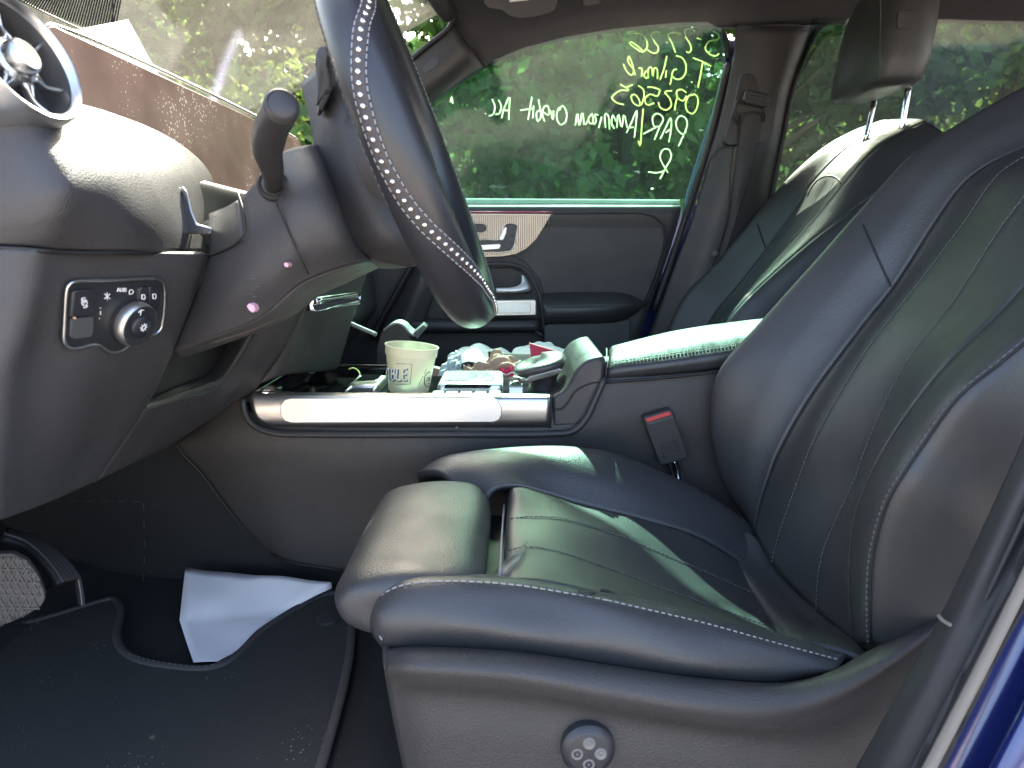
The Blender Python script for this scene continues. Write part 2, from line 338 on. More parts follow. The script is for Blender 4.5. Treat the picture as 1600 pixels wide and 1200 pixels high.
# passenger side windscreen pillar
pw = [(420, 330, 1.80), (540, 185, 1.80), (590, 133, 1.79), (645, 91, 1.785), (673, 68, 1.785), (694, 51, 1.785), (708, 34, 1.785)]
pm = [(450, 345, 1.80), (570, 215, 1.795), (640, 158, 1.79), (700, 112, 1.79), (735, 74, 1.79)]
pg = [(480, 360, 1.835), (600, 232, 1.835), (673, 165, 1.835), (739, 120, 1.835), (757, 108, 1.835)]
pil = loft('windscreen_pillar', [pw, pm, pg], HARD, car, 30, 16, thick=.02)
tube('pillar_seam', [(710, 36, 1.782), (735, 70, 1.782), (760, 101, 1.815)], .0012, RUB, pil)
tube('windscreen_seal', [(420, 328, 1.795), (540, 183, 1.79), (590, 131, 1.785), (645, 90, 1.78), (673, 67, 1.78), (695, 50, 1.78), (708, 33, 1.78), (709, 18, 1.775), (697, 0, 1.765), (660, -40, 1.74)], .006, RUB, car)
bd = prism('airbag_badge', [(660, 110, 1.783), (661, 103, 1.783), (676, 90, 1.783), (684, 89, 1.783), (687, 94, 1.783), (686, 100, 1.783), (671, 112, 1.783), (664, 114, 1.783)], (0, .006, 0), GREY, pil, .001)
# driver side windscreen pillar and header
tube('driver_windscreen_pillar', [v3(-1.05, .56, 1.02), v3(-.75, .56, 1.22), v3(-.42, .56, 1.37), v3(-.08, .56, 1.46)], .03, HARD, car, 10)
tube('roof_header', [v3(-.12, .60, 1.49), v3(-.19, .8, 1.55), v3(-.23, 1.2, 1.565), v3(-.19, 1.6, 1.55), v3(-.15, 1.76, 1.52)], .022, HEADL, car, 10)
# windscreen
ws = []
for y, b in ((.50, 0), (.8, -.06), (1.2, -.09), (1.55, -.06), (1.86, 0)):
    ws.append([v3(-1.12 + b, y, 1.02), v3(-.62 + b, y * .93 + .084, 1.31), v3(-.13 + b * .9, y * .84 + .19, 1.535)])
wsc = loft('windscreen', ws, GLASSW, car, 24, 24, thick=.005)
# dark strokes drawn on the glass as the ribbed dash-top reflection
from mathutils.bvhtree import BVHTree
_wb = BVHTree.FromPolygons([v.co.copy() for v in wsc.data.vertices], [tuple(p.vertices) for p in wsc.data.polygons])
def WS(x, y):
    d = ray(x, y).normalized(); return _wb.ray_cast(CAM, d)[0] - d * .004
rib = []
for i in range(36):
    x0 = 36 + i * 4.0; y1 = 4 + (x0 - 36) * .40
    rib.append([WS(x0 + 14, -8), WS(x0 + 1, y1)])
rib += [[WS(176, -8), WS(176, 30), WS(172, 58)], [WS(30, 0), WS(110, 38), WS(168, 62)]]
strokes('rib_reflection', rib, .0011, RUB, wsc, 4, 1)
# passenger side centre pillar
bl = [(1150, 40, 1.85), (1147, 75, 1.85), (1135, 140, 1.855), (1112, 235, 1.865), (1080, 345, 1.88), (1050, 425, 1.89), (1015, 520, 1.90), (990, 600, 1.90)]
bm_ = [(1190, 40, 1.825), (1185, 90, 1.825), (1170, 160, 1.83), (1150, 240, 1.835), (1125, 340, 1.85), (1095, 430, 1.86), (1060, 525, 1.87), (1040, 600, 1.87)]
bn = [(1240, 40, 1.825), (1230, 90, 1.825), (1212, 160, 1.83), (1192, 240, 1.835), (1168, 330, 1.85), (1140, 430, 1.86), (1105, 525, 1.87), (1085, 600, 1.87)]
br = [(1283, 38, 1.86), (1268, 64, 1.86), (1241, 133, 1.86), (1222, 225, 1.865), (1205, 312, 1.87), (1195, 420, 1.88), (1180, 525, 1.88), (1160, 600, 1.88)]
bp = loft('center_pillar_trim', [bl, bm_, bn, br], HARD, car, 50, 24, thick=.02)
tube('pillar_seam', [(1110, 250, 1.856), (1122, 233, 1.848), (1136, 229, 1.838), (1150, 228, 1.832)], .0016, RUB, bp)
tube('pillar_seam', [(1146, 228, 1.832), (1141, 270, 1.838), (1138, 330, 1.842), (1128, 372, 1.848), (1110, 425, 1.853)], .0012, RUB, bp)
tube('rear_window_seal', [(1330, 30, 1.853), (1297, 34, 1.853), (1280, 45, 1.853), (1267, 68, 1.853), (1241, 135, 1.853), (1222, 225, 1.86), (1205, 312, 1.865)], .006, RUB, car)
gp = [(1160, 115), (1170, 114), (1212, 134), (1217, 147), (1209, 204), (1202, 216), (1190, 225), (1138, 227), (1133, 222), (1133, 214), (1148, 162), (1156, 122)]
prism('belt_guide_panel', [(x, y, 1.826) for x, y in gp], (0, .03, 0), HARD, bp, .002)
# door aperture seal and painted jamb by the passenger door
tube('door_seal', [(1128, 52, 1.862), (1138, 80, 1.862), (1122, 165, 1.868), (1098, 255, 1.878), (1072, 335, 1.888), (1050, 405, 1.893), (1022, 485, 1.90)], .010, RUB, car, up=(0, 0, 1))
loft('painted_jamb', [[(1135, 62, 1.875), (1128, 120, 1.88), (1104, 200, 1.888), (1076, 290, 1.90), (1055, 365, 1.908), (1030, 440, 1.912)], [(1152, 62, 1.872), (1143, 120, 1.875), (1120, 205, 1.88), (1092, 300, 1.892), (1070, 372, 1.9), (1046, 440, 1.905)]], BLUE, car, 24, 5)
# rear passenger window
gpts = [(1270, 28), (1700, 28), (1760, 330), (1185, 330)]
V, F = ngon([G(x, y, -.02) for x, y in gpts], (0, .004, 0)); rw = obj('rear_side_window', md('rw', V, F), GLASSR, car, False)
box('rear_window_ledge', (1.20, 1.90, 1.075), (.9, .07, .03), HARD, car, bevel=.008)
prism('rear_door_lining', [v3(.5, 1.90, .30), v3(2.1, 1.90, .30), v3(2.1, 1.90, 1.06), v3(.5, 1.90, 1.06)], (0, .08, 0), PLAS, car)
prism('passenger_side_skin', [v3(-1.3, 1.99, .28), v3(2.2, 1.99, .28), v3(2.2, 1.99, 1.07), v3(-1.3, 1.99, 1.07)], (0, .02, 0), BLUE, car)
prism('rear_quarter', [v3(1.62, 1.93, 1.06), v3(2.2, 1.93, 1.06), v3(2.0, 1.83, 1.5), v3(1.45, 1.83, 1.5)], (0, .03, 0), HARD, car)
prism('tailgate', [v3(2.15, .45, .3), v3(2.15, 1.97, .3), v3(2.15, 1.97, 1.1), v3(2.15, .45, 1.1)], (.05, 0, 0), BLUE, car)
prism('driver_rear_door', [v3(.62, .43, .28), v3(2.2, .43, .28), v3(2.2, .43, 1.07), v3(.62, .43, 1.07)], (0, .06, 0), BLUE, car)
prism('firewall', [v3(-1.12, .42, .3), v3(-1.12, 1.97, .3), v3(-1.12, 1.97, 1.05), v3(-1.12, .42, 1.05)], (-.04, 0, 0), CARP, car)
prism('front_wing', [v3(-1.6, .42, .3), v3(-.95, .42, .3), v3(-.78, .42, 1.05), v3(-1.6, .42, 1.03)], (0, .05, 0), BLUE, car)
prism('bonnet', [v3(-2.6, .42, .95), v3(-1.1, .42, 1.04), v3(-1.1, 1.97, 1.04), v3(-2.6, 1.97, .95)], (0, 0, -.04), BLUE, car)
prism('underbody', [v3(-1.2, .44, .30), v3(2.2, .44, .30), v3(2.2, 1.97, .30), v3(-1.2, 1.97, .30)], (0, 0, .03), RUB, car)
# carpeted floor: driver footwell with rising toe board
fl = []
for y in (.50, .8, 1.05, 1.24): fl.append([v3(.75, y, .395), v3(.2, y, .395), v3(-.4, y, .395), v3(-.72, y, .405), v3(-.88, y, .47), v3(-1.0, y, .60), v3(-1.08, y, .85)])
cp = loft('floor_carpet', fl, CARP, car, 60, 20, thick=.02, wave=.002)
loft('tunnel_carpet', [[v3(.2, 1.125, .38), v3(-.25, 1.13, .38), v3(-.55, 1.16, .38), v3(-.8, 1.17, .42), v3(-1.08, 1.18, .55)], [v3(.2, 1.125, .55), v3(-.25, 1.13, .55), v3(-.55, 1.16, .6), v3(-.8, 1.17, .7), v3(-1.08, 1.18, .8)], [v3(.2, 1.14, .70), v3(-.25, 1.15, .72), v3(-.55, 1.18, .78), v3(-.8, 1.19, .85), v3(-1.08, 1.2, .95)]], CARP, car, 40, 20, thick=.02, wave=.002)
box('passenger_floor', (-.1, 1.62, .40), (2.0, .60, .02), CARP, car)
# foot rest stitching on toe board
TB = lambda x, y: Q(x, y, .40) if y > 960 else P(x, y, 1.145)
stitch('heel_pad_stitching', [TB(60, 785), TB(150, 783), TB(222, 784)], mat('heel_pad_thread', (.045, .045, .048), .9), cp, .012, .016, .0009)
stitch('heel_pad_stitching', [TB(224, 786), TB(226, 860), TB(223, 915)], bpy.data.materials['heel_pad_thread'], cp, .014, .02, .0009)
# driver side door opening: seal, sill and painted jamb
s1 = [(1700, 440, .52), (1640, 590, .52), (1596, 690, .515), (1475, 950, .51), (1337, 1200, .505), (1240, 1370, .50)]
s2 = [(1722, 470, .50), (1655, 640, .50), (1600, 755, .495), (1500, 965, .485), (1375, 1200, .48), (1290, 1370, .48)]
s3 = [(1735, 540, .50), (1665, 705, .50), (1600, 850, .49), (1520, 1000, .475), (1420, 1200, .465), (1340, 1360, .46)]
s4 = [(1745, 590, .485), (1672, 760, .475), (1602, 905, .465), (1535, 1040, .455), (1452, 1200, .445), (1380, 1340, .44)]
s5 = [(1750, 610, .495), (1678, 775, .485), (1608, 920, .475), (1541, 1053, .465), (1460, 1208, .455), (1388, 1345, .45)]
ps = loft('driver_door_seal', [s1, s2, s3, s4, s5], SEALM, car, 40, 30, thick=.012)
tube('seal_edge', s4, .0042, BEAD, ps, 8, m=40)  # pale bead colours in the highlight along the seal edge
tube('seal_crease', [(a[0] + 22, a[1] + 6, a[2] - .002) for a in s2], .0022, SEALM, ps, 6, m=40)
tube('seal_joint', [(1467, 962, .505), (1474, 970, .497), (1488, 978, .488)], .0016, BEAD, ps)
j1 = [(a[0] + 6, a[1] + 6, a[2] + .03) for a in s4]
j2 = [(a[0] + 30, a[1] + 30, a[2] + .025) for a in s4]
j3 = [(a[0] + 52, a[1] + 55, a[2] + .012) for a in s4]
j4 = [(a[0] + 66, a[1] + 70, a[2] - .005) for a in s4]
j5 = [(a[0] + 130, a[1] + 120, a[2] - .02) for a in s4]
j6 = [(a[0] + 260, a[1] + 220, a[2] - .03) for a in s4]
loft('painted_door_jamb', [j1, j2, j3, j4, j5, j6], BLUE, car, 40, 40, thick=.006)
# sun visor and vanity lamp on the headliner
vis = [(745, -40), (752, -8), (757, 8), (764, 14), (784, 17), (796, 26), (812, 30), (835, 28), (858, 22), (868, 16), (872, 4), (872, -40)]
sv = prism('sun_visor', [(x, y, 1.66) for x, y in vis], (-.0, .016, .05), GREY, car, .004, 3)
prism('visor_label', [(796, -6, 1.657), (826, -9, 1.657), (826, 0, 1.657), (796, 3, 1.657)], (0, .002, 0), WHITEM, sv)
prism('visor_clip', [(910, -30, 1.69), (911, 8, 1.69), (916, 11, 1.69), (935, 8, 1.69), (940, 2, 1.69), (941, -30, 1.69)], (0, .015, .02), GREY, car, .003)
# ================================================================== passenger door
door = thing('passenger_door', 'black front passenger door with green window covered in yellow handwriting', 'car door', (.1, 1.95, .35))
wp = [(430, 420), (480, 362), (600, 232), (673, 165), (739, 120), (772, 101), (819, 81), (885, 64), (960, 52), (1060, 42), (1100, 41), (1120, 50), (1128, 72), (1118, 150), (1084, 270), (1066, 325), (1060, 345), (430, 345 + 75)]
wpp = [(560, 325), (560, 270), (600, 225), (673, 158), (739, 113), (772, 94), (819, 74), (885, 57), (960, 45), (1060, 35), (1104, 34), (1128, 45), (1136, 72), (1124, 150), (1090, 270), (1070, 330)]
V, F = ngon([G(x, y, -.06) for x, y in wpp], (0, .004, 0)); win = obj('side_window', md('win', V, F), GLASSF, door, False)
WO = -.052
def wr(lines, m, r=.0019):
    strokes('window_handwriting', [[G(740 + x / 4, y / 4, WO) for x, y in l] for l in lines], r, m, win, 6, .5)
Wl = [[(1495, 195), (1530, 215), (1533, 240), (1505, 252)], [(1520, 250), (1470, 260), (1448, 300), (1470, 335), (1510, 350), (1535, 335)], [(1395, 238), (1425, 248)],
 [(1385, 195), (1350, 180), (1320, 190), (1325, 230), (1350, 270), (1360, 310), (1345, 330), (1328, 322)], [(1300, 210), (1250, 205), (1215, 215), (1240, 270), (1262, 330)], [(1203, 263), (1212, 269)],
 [(1168, 205), (1135, 198), (1110, 215), (1130, 260), (1155, 300), (1145, 330), (1115, 330), (1085, 310)], [(1005, 210), (1040, 210), (1075, 240), (1085, 290), (1060, 325), (1010, 300), (975, 270), (982, 262), (1020, 285), (1060, 320)],
 [(1370, 362), (1430, 385), (1485, 415)], [(1432, 390), (1420, 460), (1402, 548)], [(1360, 511), (1367, 517)],
 [(1265, 350), (1300, 360), (1325, 400), (1325, 455), (1300, 490), (1265, 495), (1240, 470), (1250, 440), (1270, 432)], [(1240, 470), (1235, 500), (1228, 530)], [(1205, 440), (1200, 485)], [(1208, 350), (1190, 430), (1165, 500)],
 [(1150, 495), (1145, 430), (1130, 425), (1120, 480), (1110, 420), (1095, 425), (1092, 490)], [(1080, 440), (1065, 470), (1080, 490), (1092, 465), (1080, 440)], [(1050, 480), (1050, 430), (1030, 425)], [(1010, 470), (985, 380), (970, 350), (965, 385), (1000, 440), (990, 470), (960, 450), (935, 400)],
 [(1385, 590), (1345, 600), (1325, 650), (1340, 700), (1375, 708), (1400, 660), (1400, 610), (1385, 590)], [(1330, 580), (1300, 560), (1270, 570), (1275, 610), (1310, 630), (1330, 600)], [(1275, 600), (1262, 650), (1258, 690)],
 [(1240, 568), (1195, 575), (1225, 615), (1235, 660), (1205, 688), (1165, 670), (1155, 640)], [(1165, 560), (1110, 545), (1085, 545)], [(1165, 562), (1150, 600), (1100, 590), (1070, 620), (1085, 655), (1130, 645)],
 [(1030, 535), (1060, 560), (1062, 620), (1040, 660), (1000, 645), (985, 600), (1005, 590), (1035, 625), (1040, 660)], [(995, 530), (950, 545), (915, 525)], [(950, 545), (970, 565), (920, 565), (880, 590), (865, 610), (890, 640), (940, 655)],
 [(1060, 680), (1050, 800), (1040, 915), (1030, 880)]]
Ww = [[(1280, 915), (1310, 850), (1335, 780), (1325, 740), (1290, 725), (1265, 760), (1275, 810), (1310, 840), (1330, 820)], [(1220, 890), (1235, 800), (1232, 735), (1200, 800), (1165, 870)], [(1200, 830), (1240, 800)], [(1130, 875), (1160, 800), (1185, 740), (1150, 710), (1120, 730), (1130, 790), (1165, 790)], [(1150, 790), (1060, 838)],
 [(1005, 860), (1015, 770), (1020, 690), (985, 770), (955, 830)], [(1000, 795), (965, 800)], [(960, 800), (940, 715), (925, 800), (905, 710), (895, 800)], [(890, 760), (870, 720), (862, 770), (880, 805)], [(850, 810), (840, 720), (822, 710), (825, 800)], [(800, 730), (782, 800)], [(780, 720), (760, 715), (765, 760), (750, 780)], [(745, 720), (720, 730), (725, 770), (745, 770), (740, 710), (700, 780)], [(690, 780), (680, 700), (660, 790), (650, 705), (635, 785)],
 [(560, 660), (530, 680), (520, 740), (545, 780), (575, 760), (580, 700), (555, 660), (535, 690)], [(500, 690), (495, 750), (478, 690), (468, 700)], [(435, 700), (470, 720), (462, 660), (440, 670), (430, 720), (445, 760)], [(415, 690), (395, 700), (400, 760), (420, 730), (405, 620)], [(375, 660), (370, 740)], [(365, 605), (340, 750)], [(290, 690), (365, 680)],
 [(220, 750), (222, 680), (225, 605), (190, 680), (175, 740)], [(225, 690), (180, 690)], [(155, 625), (172, 660), (160, 710), (135, 715)], [(115, 620), (132, 660), (122, 715), (95, 725)], [(72, 709), (78, 713)],
 [(1165, 1120), (1200, 1050), (1235, 980), (1220, 935), (1185, 935), (1165, 980), (1190, 1040), (1215, 1080)], [(1210, 1060), (1150, 1080), (1090, 1075)], [(-145, 640), (-138, 605), (-130, 650)]]
for _a, _b in ((0, 8), (8, 19), (19, 28), (28, 29)): wr(Wl[_a:_b], CHALK)
for _a, _b in ((0, 14), (14, 21), (21, 26), (26, 28), (28, 29)): wr(Ww[_a:_b], CHALKW)
# sunlit felt strip and door lining
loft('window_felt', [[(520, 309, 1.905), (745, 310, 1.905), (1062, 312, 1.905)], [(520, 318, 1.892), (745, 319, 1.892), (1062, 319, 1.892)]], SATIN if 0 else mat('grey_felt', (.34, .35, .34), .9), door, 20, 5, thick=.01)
dp = []
for row in ([(480, 318, 1.893), (745, 318.5, 1.893), (950, 319, 1.893), (1062, 319, 1.893)], [(480, 326, 1.872), (745, 326, 1.872), (950, 326, 1.872), (1064, 327, 1.875)], [(480, 340, 1.872), (745, 340, 1.872), (950, 340, 1.872), (1060, 342, 1.875)],
            [(480, 365, 1.882), (745, 365, 1.882), (950, 365, 1.882), (1052, 372, 1.885)], [(480, 420, 1.887), (745, 420, 1.887), (930, 420, 1.887), (1034, 428, 1.89)], [(470, 458, 1.89), (740, 458, 1.89), (920, 460, 1.89), (1020, 466, 1.892)],
            [(470, 500, 1.885), (740, 500, 1.885), (920, 503, 1.885), (1008, 500, 1.888)], [(470, 560, 1.89), (740, 560, 1.89), (920, 560, 1.89), (990, 560, 1.893)], [(470, 680, 1.895), (740, 680, 1.895), (920, 680, 1.895), (960, 680, 1.897)]): dp.append(row)
lin = loft('door_lining', dp, SOFT, door, 40, 50, thick=.02)
ins = prism('upper_insert', [(800, 345, 1.879), (862, 339, 1.877), (990, 337, 1.877), (1018, 341, 1.878), (1033, 352, 1.879), (1038, 370, 1.881), (1036, 392, 1.882), (1025, 428, 1.884), (1006, 474, 1.884), (940, 462, 1.886), (850, 460, 1.886), (842, 436, 1.885), (820, 410, 1.883), (800, 400, 1.882)], (0, .012, 0), SOFT, door, .0025, 3)
tube('insert_groove', [(866, 334, 1.870), (960, 333, 1.870), (1005, 334, 1.870), (1028, 343, 1.870), (1040, 362, 1.874), (1040, 388, 1.88), (1028, 428, 1.885), (1007, 480, 1.884)], .0022, RUB, lin, 6)
# armrest bulge with stitch line
ar = [[(848, 458, 1.885), (920, 456, 1.885), (980, 459, 1.886), (1008, 470, 1.887)], [(848, 474, 1.838), (920, 473, 1.836), (980, 473, 1.848), (1006, 476, 1.876)], [(850, 481, 1.825), (920, 480, 1.823), (975, 479, 1.84), (1004, 479, 1.874)], [(850, 494, 1.826), (920, 492, 1.824), (970, 490, 1.842), (1000, 484, 1.874)], [(851, 506, 1.85), (920, 505, 1.85), (965, 501, 1.862), (990, 493, 1.88)]]
dar = loft('armrest', ar, LEATH, door, 40, 24, thick=.01)
stitch('armrest_stitching', [(852, 479, 1.8235), (920, 477, 1.8215), (975, 476.5, 1.8385), (1001, 477, 1.8725)], THREAD, dar, .004, .003, .0006)
prism('map_pocket', [(850, 512, 1.845), (856, 507, 1.845), (960, 504, 1.86), (985, 498, 1.872), (985, 640, 1.86), (850, 640, 1.845)], (0, .03, 0), GREY, door, .003)
# ribbed decorative panel with seat switch
dec = [(690, 333), (862, 334), (852, 352), (838, 374), (822, 389), (806, 397), (785, 401), (690, 404)]
de = prism('decor_panel', [(x, y, 1.869) for x, y in dec], (0, .012, 0), mat('champagne_metal', (.50, .42, .34), .42, .85), door, .0015)
ribs = []
x = 735
while x < 858:
    y2 = np.interp(x, [735, 785, 806, 822, 838, 852, 862], [402, 400, 396, 388, 373, 351, 336]); ribs.append([(x, 336, 1.868), (x, 350, 1.868), (x, y2 - 1, 1.868)]); x += 3.4
strokes('decor_rib', ribs, .0011, mat('dark_champagne', (.30, .25, .21), .5, .6), de, 4, .8)
tube('ambient_line', [(690, 331.5, 1.866), (780, 331.5, 1.866), (863, 331.8, 1.866)], .0022, MAROON, door, 8)
sp_ = [(775, 375), (781, 374), (786, 356), (789, 351), (793, 349), (806, 350), (809, 353), (808, 360), (802, 387), (797, 392), (790, 393), (740, 394), (740, 375)]
sw = prism('seat_switch_plate', [(x, y, 1.867) for x, y in sp_], (0, .008, 0), SWITCH, door, .001)
tube('switch_outline', [(x, y, 1.8665) for x, y in sp_], .0013, SATIN, sw, 6, True, m=70)
prism('backrest_switch', [(780, 373, 1.861), (787, 357, 1.861), (790, 354, 1.861), (792, 356, 1.861), (791, 364, 1.861), (787, 374, 1.861), (783, 376, 1.861)], (0, .006, 0), ALU2, sw, .001)
prism('cushion_switch', [(750, 383, 1.861), (780, 381, 1.861), (783, 383, 1.861), (780, 389, 1.861), (750, 391, 1.861)], (0, .006, 0), ALU2, sw, .001)
for y in (357, 368, 379, 388): lathe('memory_button', [(.0028, 0), (.0028, .002), (.0015, .0025)], frame_of((0, -1, 0)), P(803 - (y - 357) * .25, y, 1.867), GREY, sw, 10)
hb = prism('headrest_switch', [(735, 350, 1.866), (752, 350, 1.866), (758, 352, 1.866), (761, 357, 1.866), (758, 361, 1.866), (752, 363, 1.866), (735, 363, 1.866)], (0, .006, 0), SWITCH, door, .001)
tube('switch_outline', [(735, 349, 1.865), (752, 349, 1.865), (759, 351, 1.865), (762, 357, 1.865), (759, 362, 1.865), (752, 364, 1.865), (735, 364, 1.865)], .0009, SATIN, hb, 6)
# handle recess, handle and grab bar
prism('handle_recess', [(690, 420, 1.876), (800, 418, 1.876), (815, 424, 1.876), (832, 452, 1.876), (830, 458, 1.876), (690, 459, 1.876)], (0, .01, 0), RUB, door, .002)
tube('recess_rim', [(690, 415, 1.872), (798, 413, 1.872), (816, 418, 1.872), (830, 432, 1.872), (842, 458, 1.872), (848, 490, 1.86), (850, 520, 1.86)], .005, SOFT, door, 8)
dh = loft('door_handle', [[(775, 457, 1.86), (800, 455, 1.86), (812, 447, 1.862), (814, 430, 1.868)], [(775, 450, 1.848), (803, 448, 1.848), (815, 442, 1.852), (817, 429, 1.862)], [(775, 455, 1.845), (810, 454, 1.842), (826, 448, 1.85), (821, 432, 1.862)], [(775, 458, 1.85), (812, 457.5, 1.848), (830, 453, 1.856), (822, 433, 1.866)]], ALU2, door, 24, 16, thick=.003)
gb_ = prism('grab_bar', [(700, 470, 1.835), (836, 468, 1.835), (838, 470, 1.835), (838, 491, 1.835), (836, 493, 1.835), (700, 495, 1.835)], (0, .03, 0), ALU, door, .003, 3)
prism('grab_bar_inlay', [(700, 474, 1.833), (826, 473, 1.833), (829, 476, 1.833), (829, 486, 1.833), (826, 489, 1.833), (700, 490, 1.833)], (0, .004, 0), ALU2, gb_, .001)
loft('lower_ledge', [[(640, 498, 1.86), (760, 498, 1.86), (845, 497, 1.86)], [(640, 505, 1.82), (760, 505, 1.82), (842, 504, 1.82)], [(640, 516, 1.82), (760, 516, 1.82), (842, 515, 1.82)], [(640, 521, 1.86), (760, 520, 1.86), (845, 519, 1.86)]], HARD, door, 20, 20, thick=.01)
tube('pocket_pull', [(835, 505, 1.84), (838, 518, 1.838), (847, 524, 1.838)], .006, HARD, door)
# ================================================================== passenger seat
ps_ = thing('passenger_seat', 'black leather front passenger seat with headrest raised on chrome posts', 'car seat', (.3, 1.6, .40))
q0 = [(1020, 590, 1.83), (1045, 510, 1.84), (1075, 455, 1.84), (1110, 420, 1.84), (1150, 372, 1.84), (1190, 325, 1.83), (1240, 270, 1.82), (1290, 228, 1.81), (1335, 204, 1.79), (1375, 190, 1.76)]
q1 = [(1060, 590, 1.77), (1115, 490, 1.765), (1155, 441, 1.76), (1196, 389, 1.755), (1240, 328, 1.75), (1268, 288, 1.745), (1310, 243, 1.735), (1350, 212, 1.725), (1392, 187, 1.71)]
q2 = [(1085, 590, 1.68), (1140, 490, 1.68), (1180, 440, 1.68), (1225, 372, 1.68), (1270, 312, 1.67), (1295, 272, 1.66), (1330, 238, 1.67), (1370, 210, 1.66), (1412, 186, 1.65)]
q3 = [(1100, 590, 1.60), (1150, 490, 1.60), (1190, 435, 1.60), (1240, 370, 1.60), (1290, 305, 1.59), (1325, 262, 1.58), (1370, 222, 1.57), (1428, 186, 1.57)]
q4 = [(1110, 590, 1.50), (1135, 515, 1.50), (1166, 460, 1.49), (1205, 415, 1.49), (1259, 358, 1.49), (1319, 287, 1.49), (1364, 236, 1.49), (1410, 207, 1.49), (1446, 189, 1.49)]
q5 = [(1115, 600, 1.44), (1140, 500, 1.435), (1160, 474, 1.43), (1188, 446, 1.43), (1273, 372, 1.43), (1358, 310, 1.43), (1426, 265, 1.435), (1462, 232, 1.44), (1474, 206, 1.46)]
off = lambda c, d: [vv(a) + Vector(d) for a in c]
q6 = off(q5, (.035, -.022, -.03)); q7 = off(q5, (.10, -.02, -.085)); q8 = off(q5, (.16, .03, -.12))
q9 = off(q0, (.03, .03, -.03)); q10 = off(q0, (.14, 0, -.11))
pb, _pi, nb, nb2 = split_loft(['outer_bolster', 'backrest_insert', 'inner_bolster', 'bolster_side'], [q10, q9, q0, q1, q2, q3, q4, q5, q6, q7, q8], (3, 6, 7), [LEATHS, LEATHS, LEATHS, LEATH], ps_, 70, 8)
stitch('bolster_stitching', off(q5, (-.002, -.003, .002)), THREADD, nb2, .004, .002, .0006)
# back shell and cushion
loft('back_shell', [q8, off(q3, (.20, 0, -.14)), q10], HARD, ps_, 30, 16, thick=.01, face=(3, 1.6, 0))
pc = []
for y, dz in ((1.40, -.10), (1.415, -.01), (1.46, .025), (1.52, .0), (1.62, -.01), (1.72, 0), (1.80, .025), (1.84, -.01), (1.855, -.10)): pc.append([v3(.52, y, .60 + dz), v3(.30, y, .625 + dz), v3(.0, y, .665 + dz), v3(-.12, y, .67 + dz), v3(-.17, y, .63 + dz), v3(-.17, y, .53 + dz)])
loft('seat_cushion', pc, LEATH, ps_, 30, 40, thick=.02, face=(0, 1.6, 3))
box('seat_base', (.15, 1.62, .48), (.55, .40, .14), HARD, ps_, bevel=.02)
# headrest: rounded block
hf = []
def hr_row(z, fx, bx, y0, y1, inset):
    return [v3(fx + .02, y1 - inset, z), v3(fx, y1 - .02 - inset, z), v3(fx - .004, (y0 + y1) / 2, z), v3(fx + .004, y0 + .015 + inset, z), v3(fx + .02, y0 + inset, z), v3((fx + bx) / 2, y0 - .004 + inset, z), v3(bx - .025, y0 + .004 + inset, z), v3(bx, y0 + .03 + inset, z), v3(bx + .006, (y0 + y1) / 2, z), v3(bx, y1 - .03 - inset, z), v3(bx - .02, y1 - inset, z), v3((fx + bx) / 2, y1 - inset, z)]
def headrest(parent):
    rows = []
    a = P(1374, 131, 1.49); b = P(1452, 128, 1.49); zb = a.z; fx, bx = a.x, b.x
    for dz, df, db, ins in ((.000, .02, -.03, .02), (.004, .008, -.012, .006), (.016, .0, .0, .0), (.06, .004, .012, -.002), (.12, .012, .018, -.002), (.17, .022, .020, .0), (.21, .036, .018, .01), (.232, .05, .004, .03), (.236, .066, -.012, .05)):
        rows.append(cr(hr_row(zb + dz, fx + df, bx + db, 1.49, 1.735, ins), 60, True))
    V = np.concatenate(rows); F = grid_faces(len(rows), 60, True); n = len(rows)
    F += [tuple(range(60))[::-1], tuple(range((n - 1) * 60, n * 60))]
    me = md('headrest', V, F); b_ = bmesh.new(); b_.from_mesh(me); bmesh.ops.recalc_face_normals(b_, faces=b_.faces); b_.to_mesh(me); b_.free()
    o = obj('headrest', me, LEATHS, parent); sharp(o, 60)
    return o, zb
hro, zb = headrest(ps_)
hb0 = P(1417, 30, 1.482)
stitch('headrest_seam', [(1376, -20, 1.486), (1375, 60, 1.486), (1374.5, 128, 1.486)], THREADD, hro, .004, .002, .0007)
prism('headrest_button', [(1404, 18, 1.484), (1408, 15, 1.484), (1425, 16, 1.484), (1430, 21, 1.484), (1429, 42, 1.484), (1425, 46, 1.484), (1406, 45, 1.484), (1403, 41, 1.484)], (0, .01, 0), HARD, hro, .002, 3)
for a, b in (((1421, 128, 1.545), (1407, 212, 1.545)), ((1366, 158, 1.68), (1351, 225, 1.68))): tube('headrest_post', [a, b], .0062, CHROME, ps_, 14, m=6)
# ================================================================== driver seat
ds = thing('driver_seat', 'black leather driver seat with torn cushion seam and extended thigh support', 'car seat', (.15, .82, .40))
k1 = [(1165, 812, 1.05), (1138, 770, 1.055), (1118, 715, 1.06), (1110, 645, 1.06), (1124, 578, 1.06), (1185, 506, 1.06), (1270, 411, 1.06), (1350, 321, 1.06), (1430, 237, 1.05), (1500, 192, 1.035), (1600, 135, 1.01), (1700, 90, .98)]
k2 = [(1172, 822, 1.0), (1160, 770, 1.01), (1160, 710, 1.015), (1175, 640, 1.015), (1210, 570, 1.015), (1275, 485, 1.015), (1345, 405, 1.01), (1410, 320, 1.01), (1470, 252, 1.0), (1530, 212, .985), (1620, 168, .96), (1710, 130, .94)]
k3 = [(1178, 830, .965), (1186, 790, .975), (1199, 750, .975), (1214, 710, .975), (1267, 617, .975), (1354, 500, .975), (1394, 450, .975), (1465, 340, .97), (1500, 292, .965), (1535, 262, .955), (1620, 222, .93), (1710, 190, .91)]
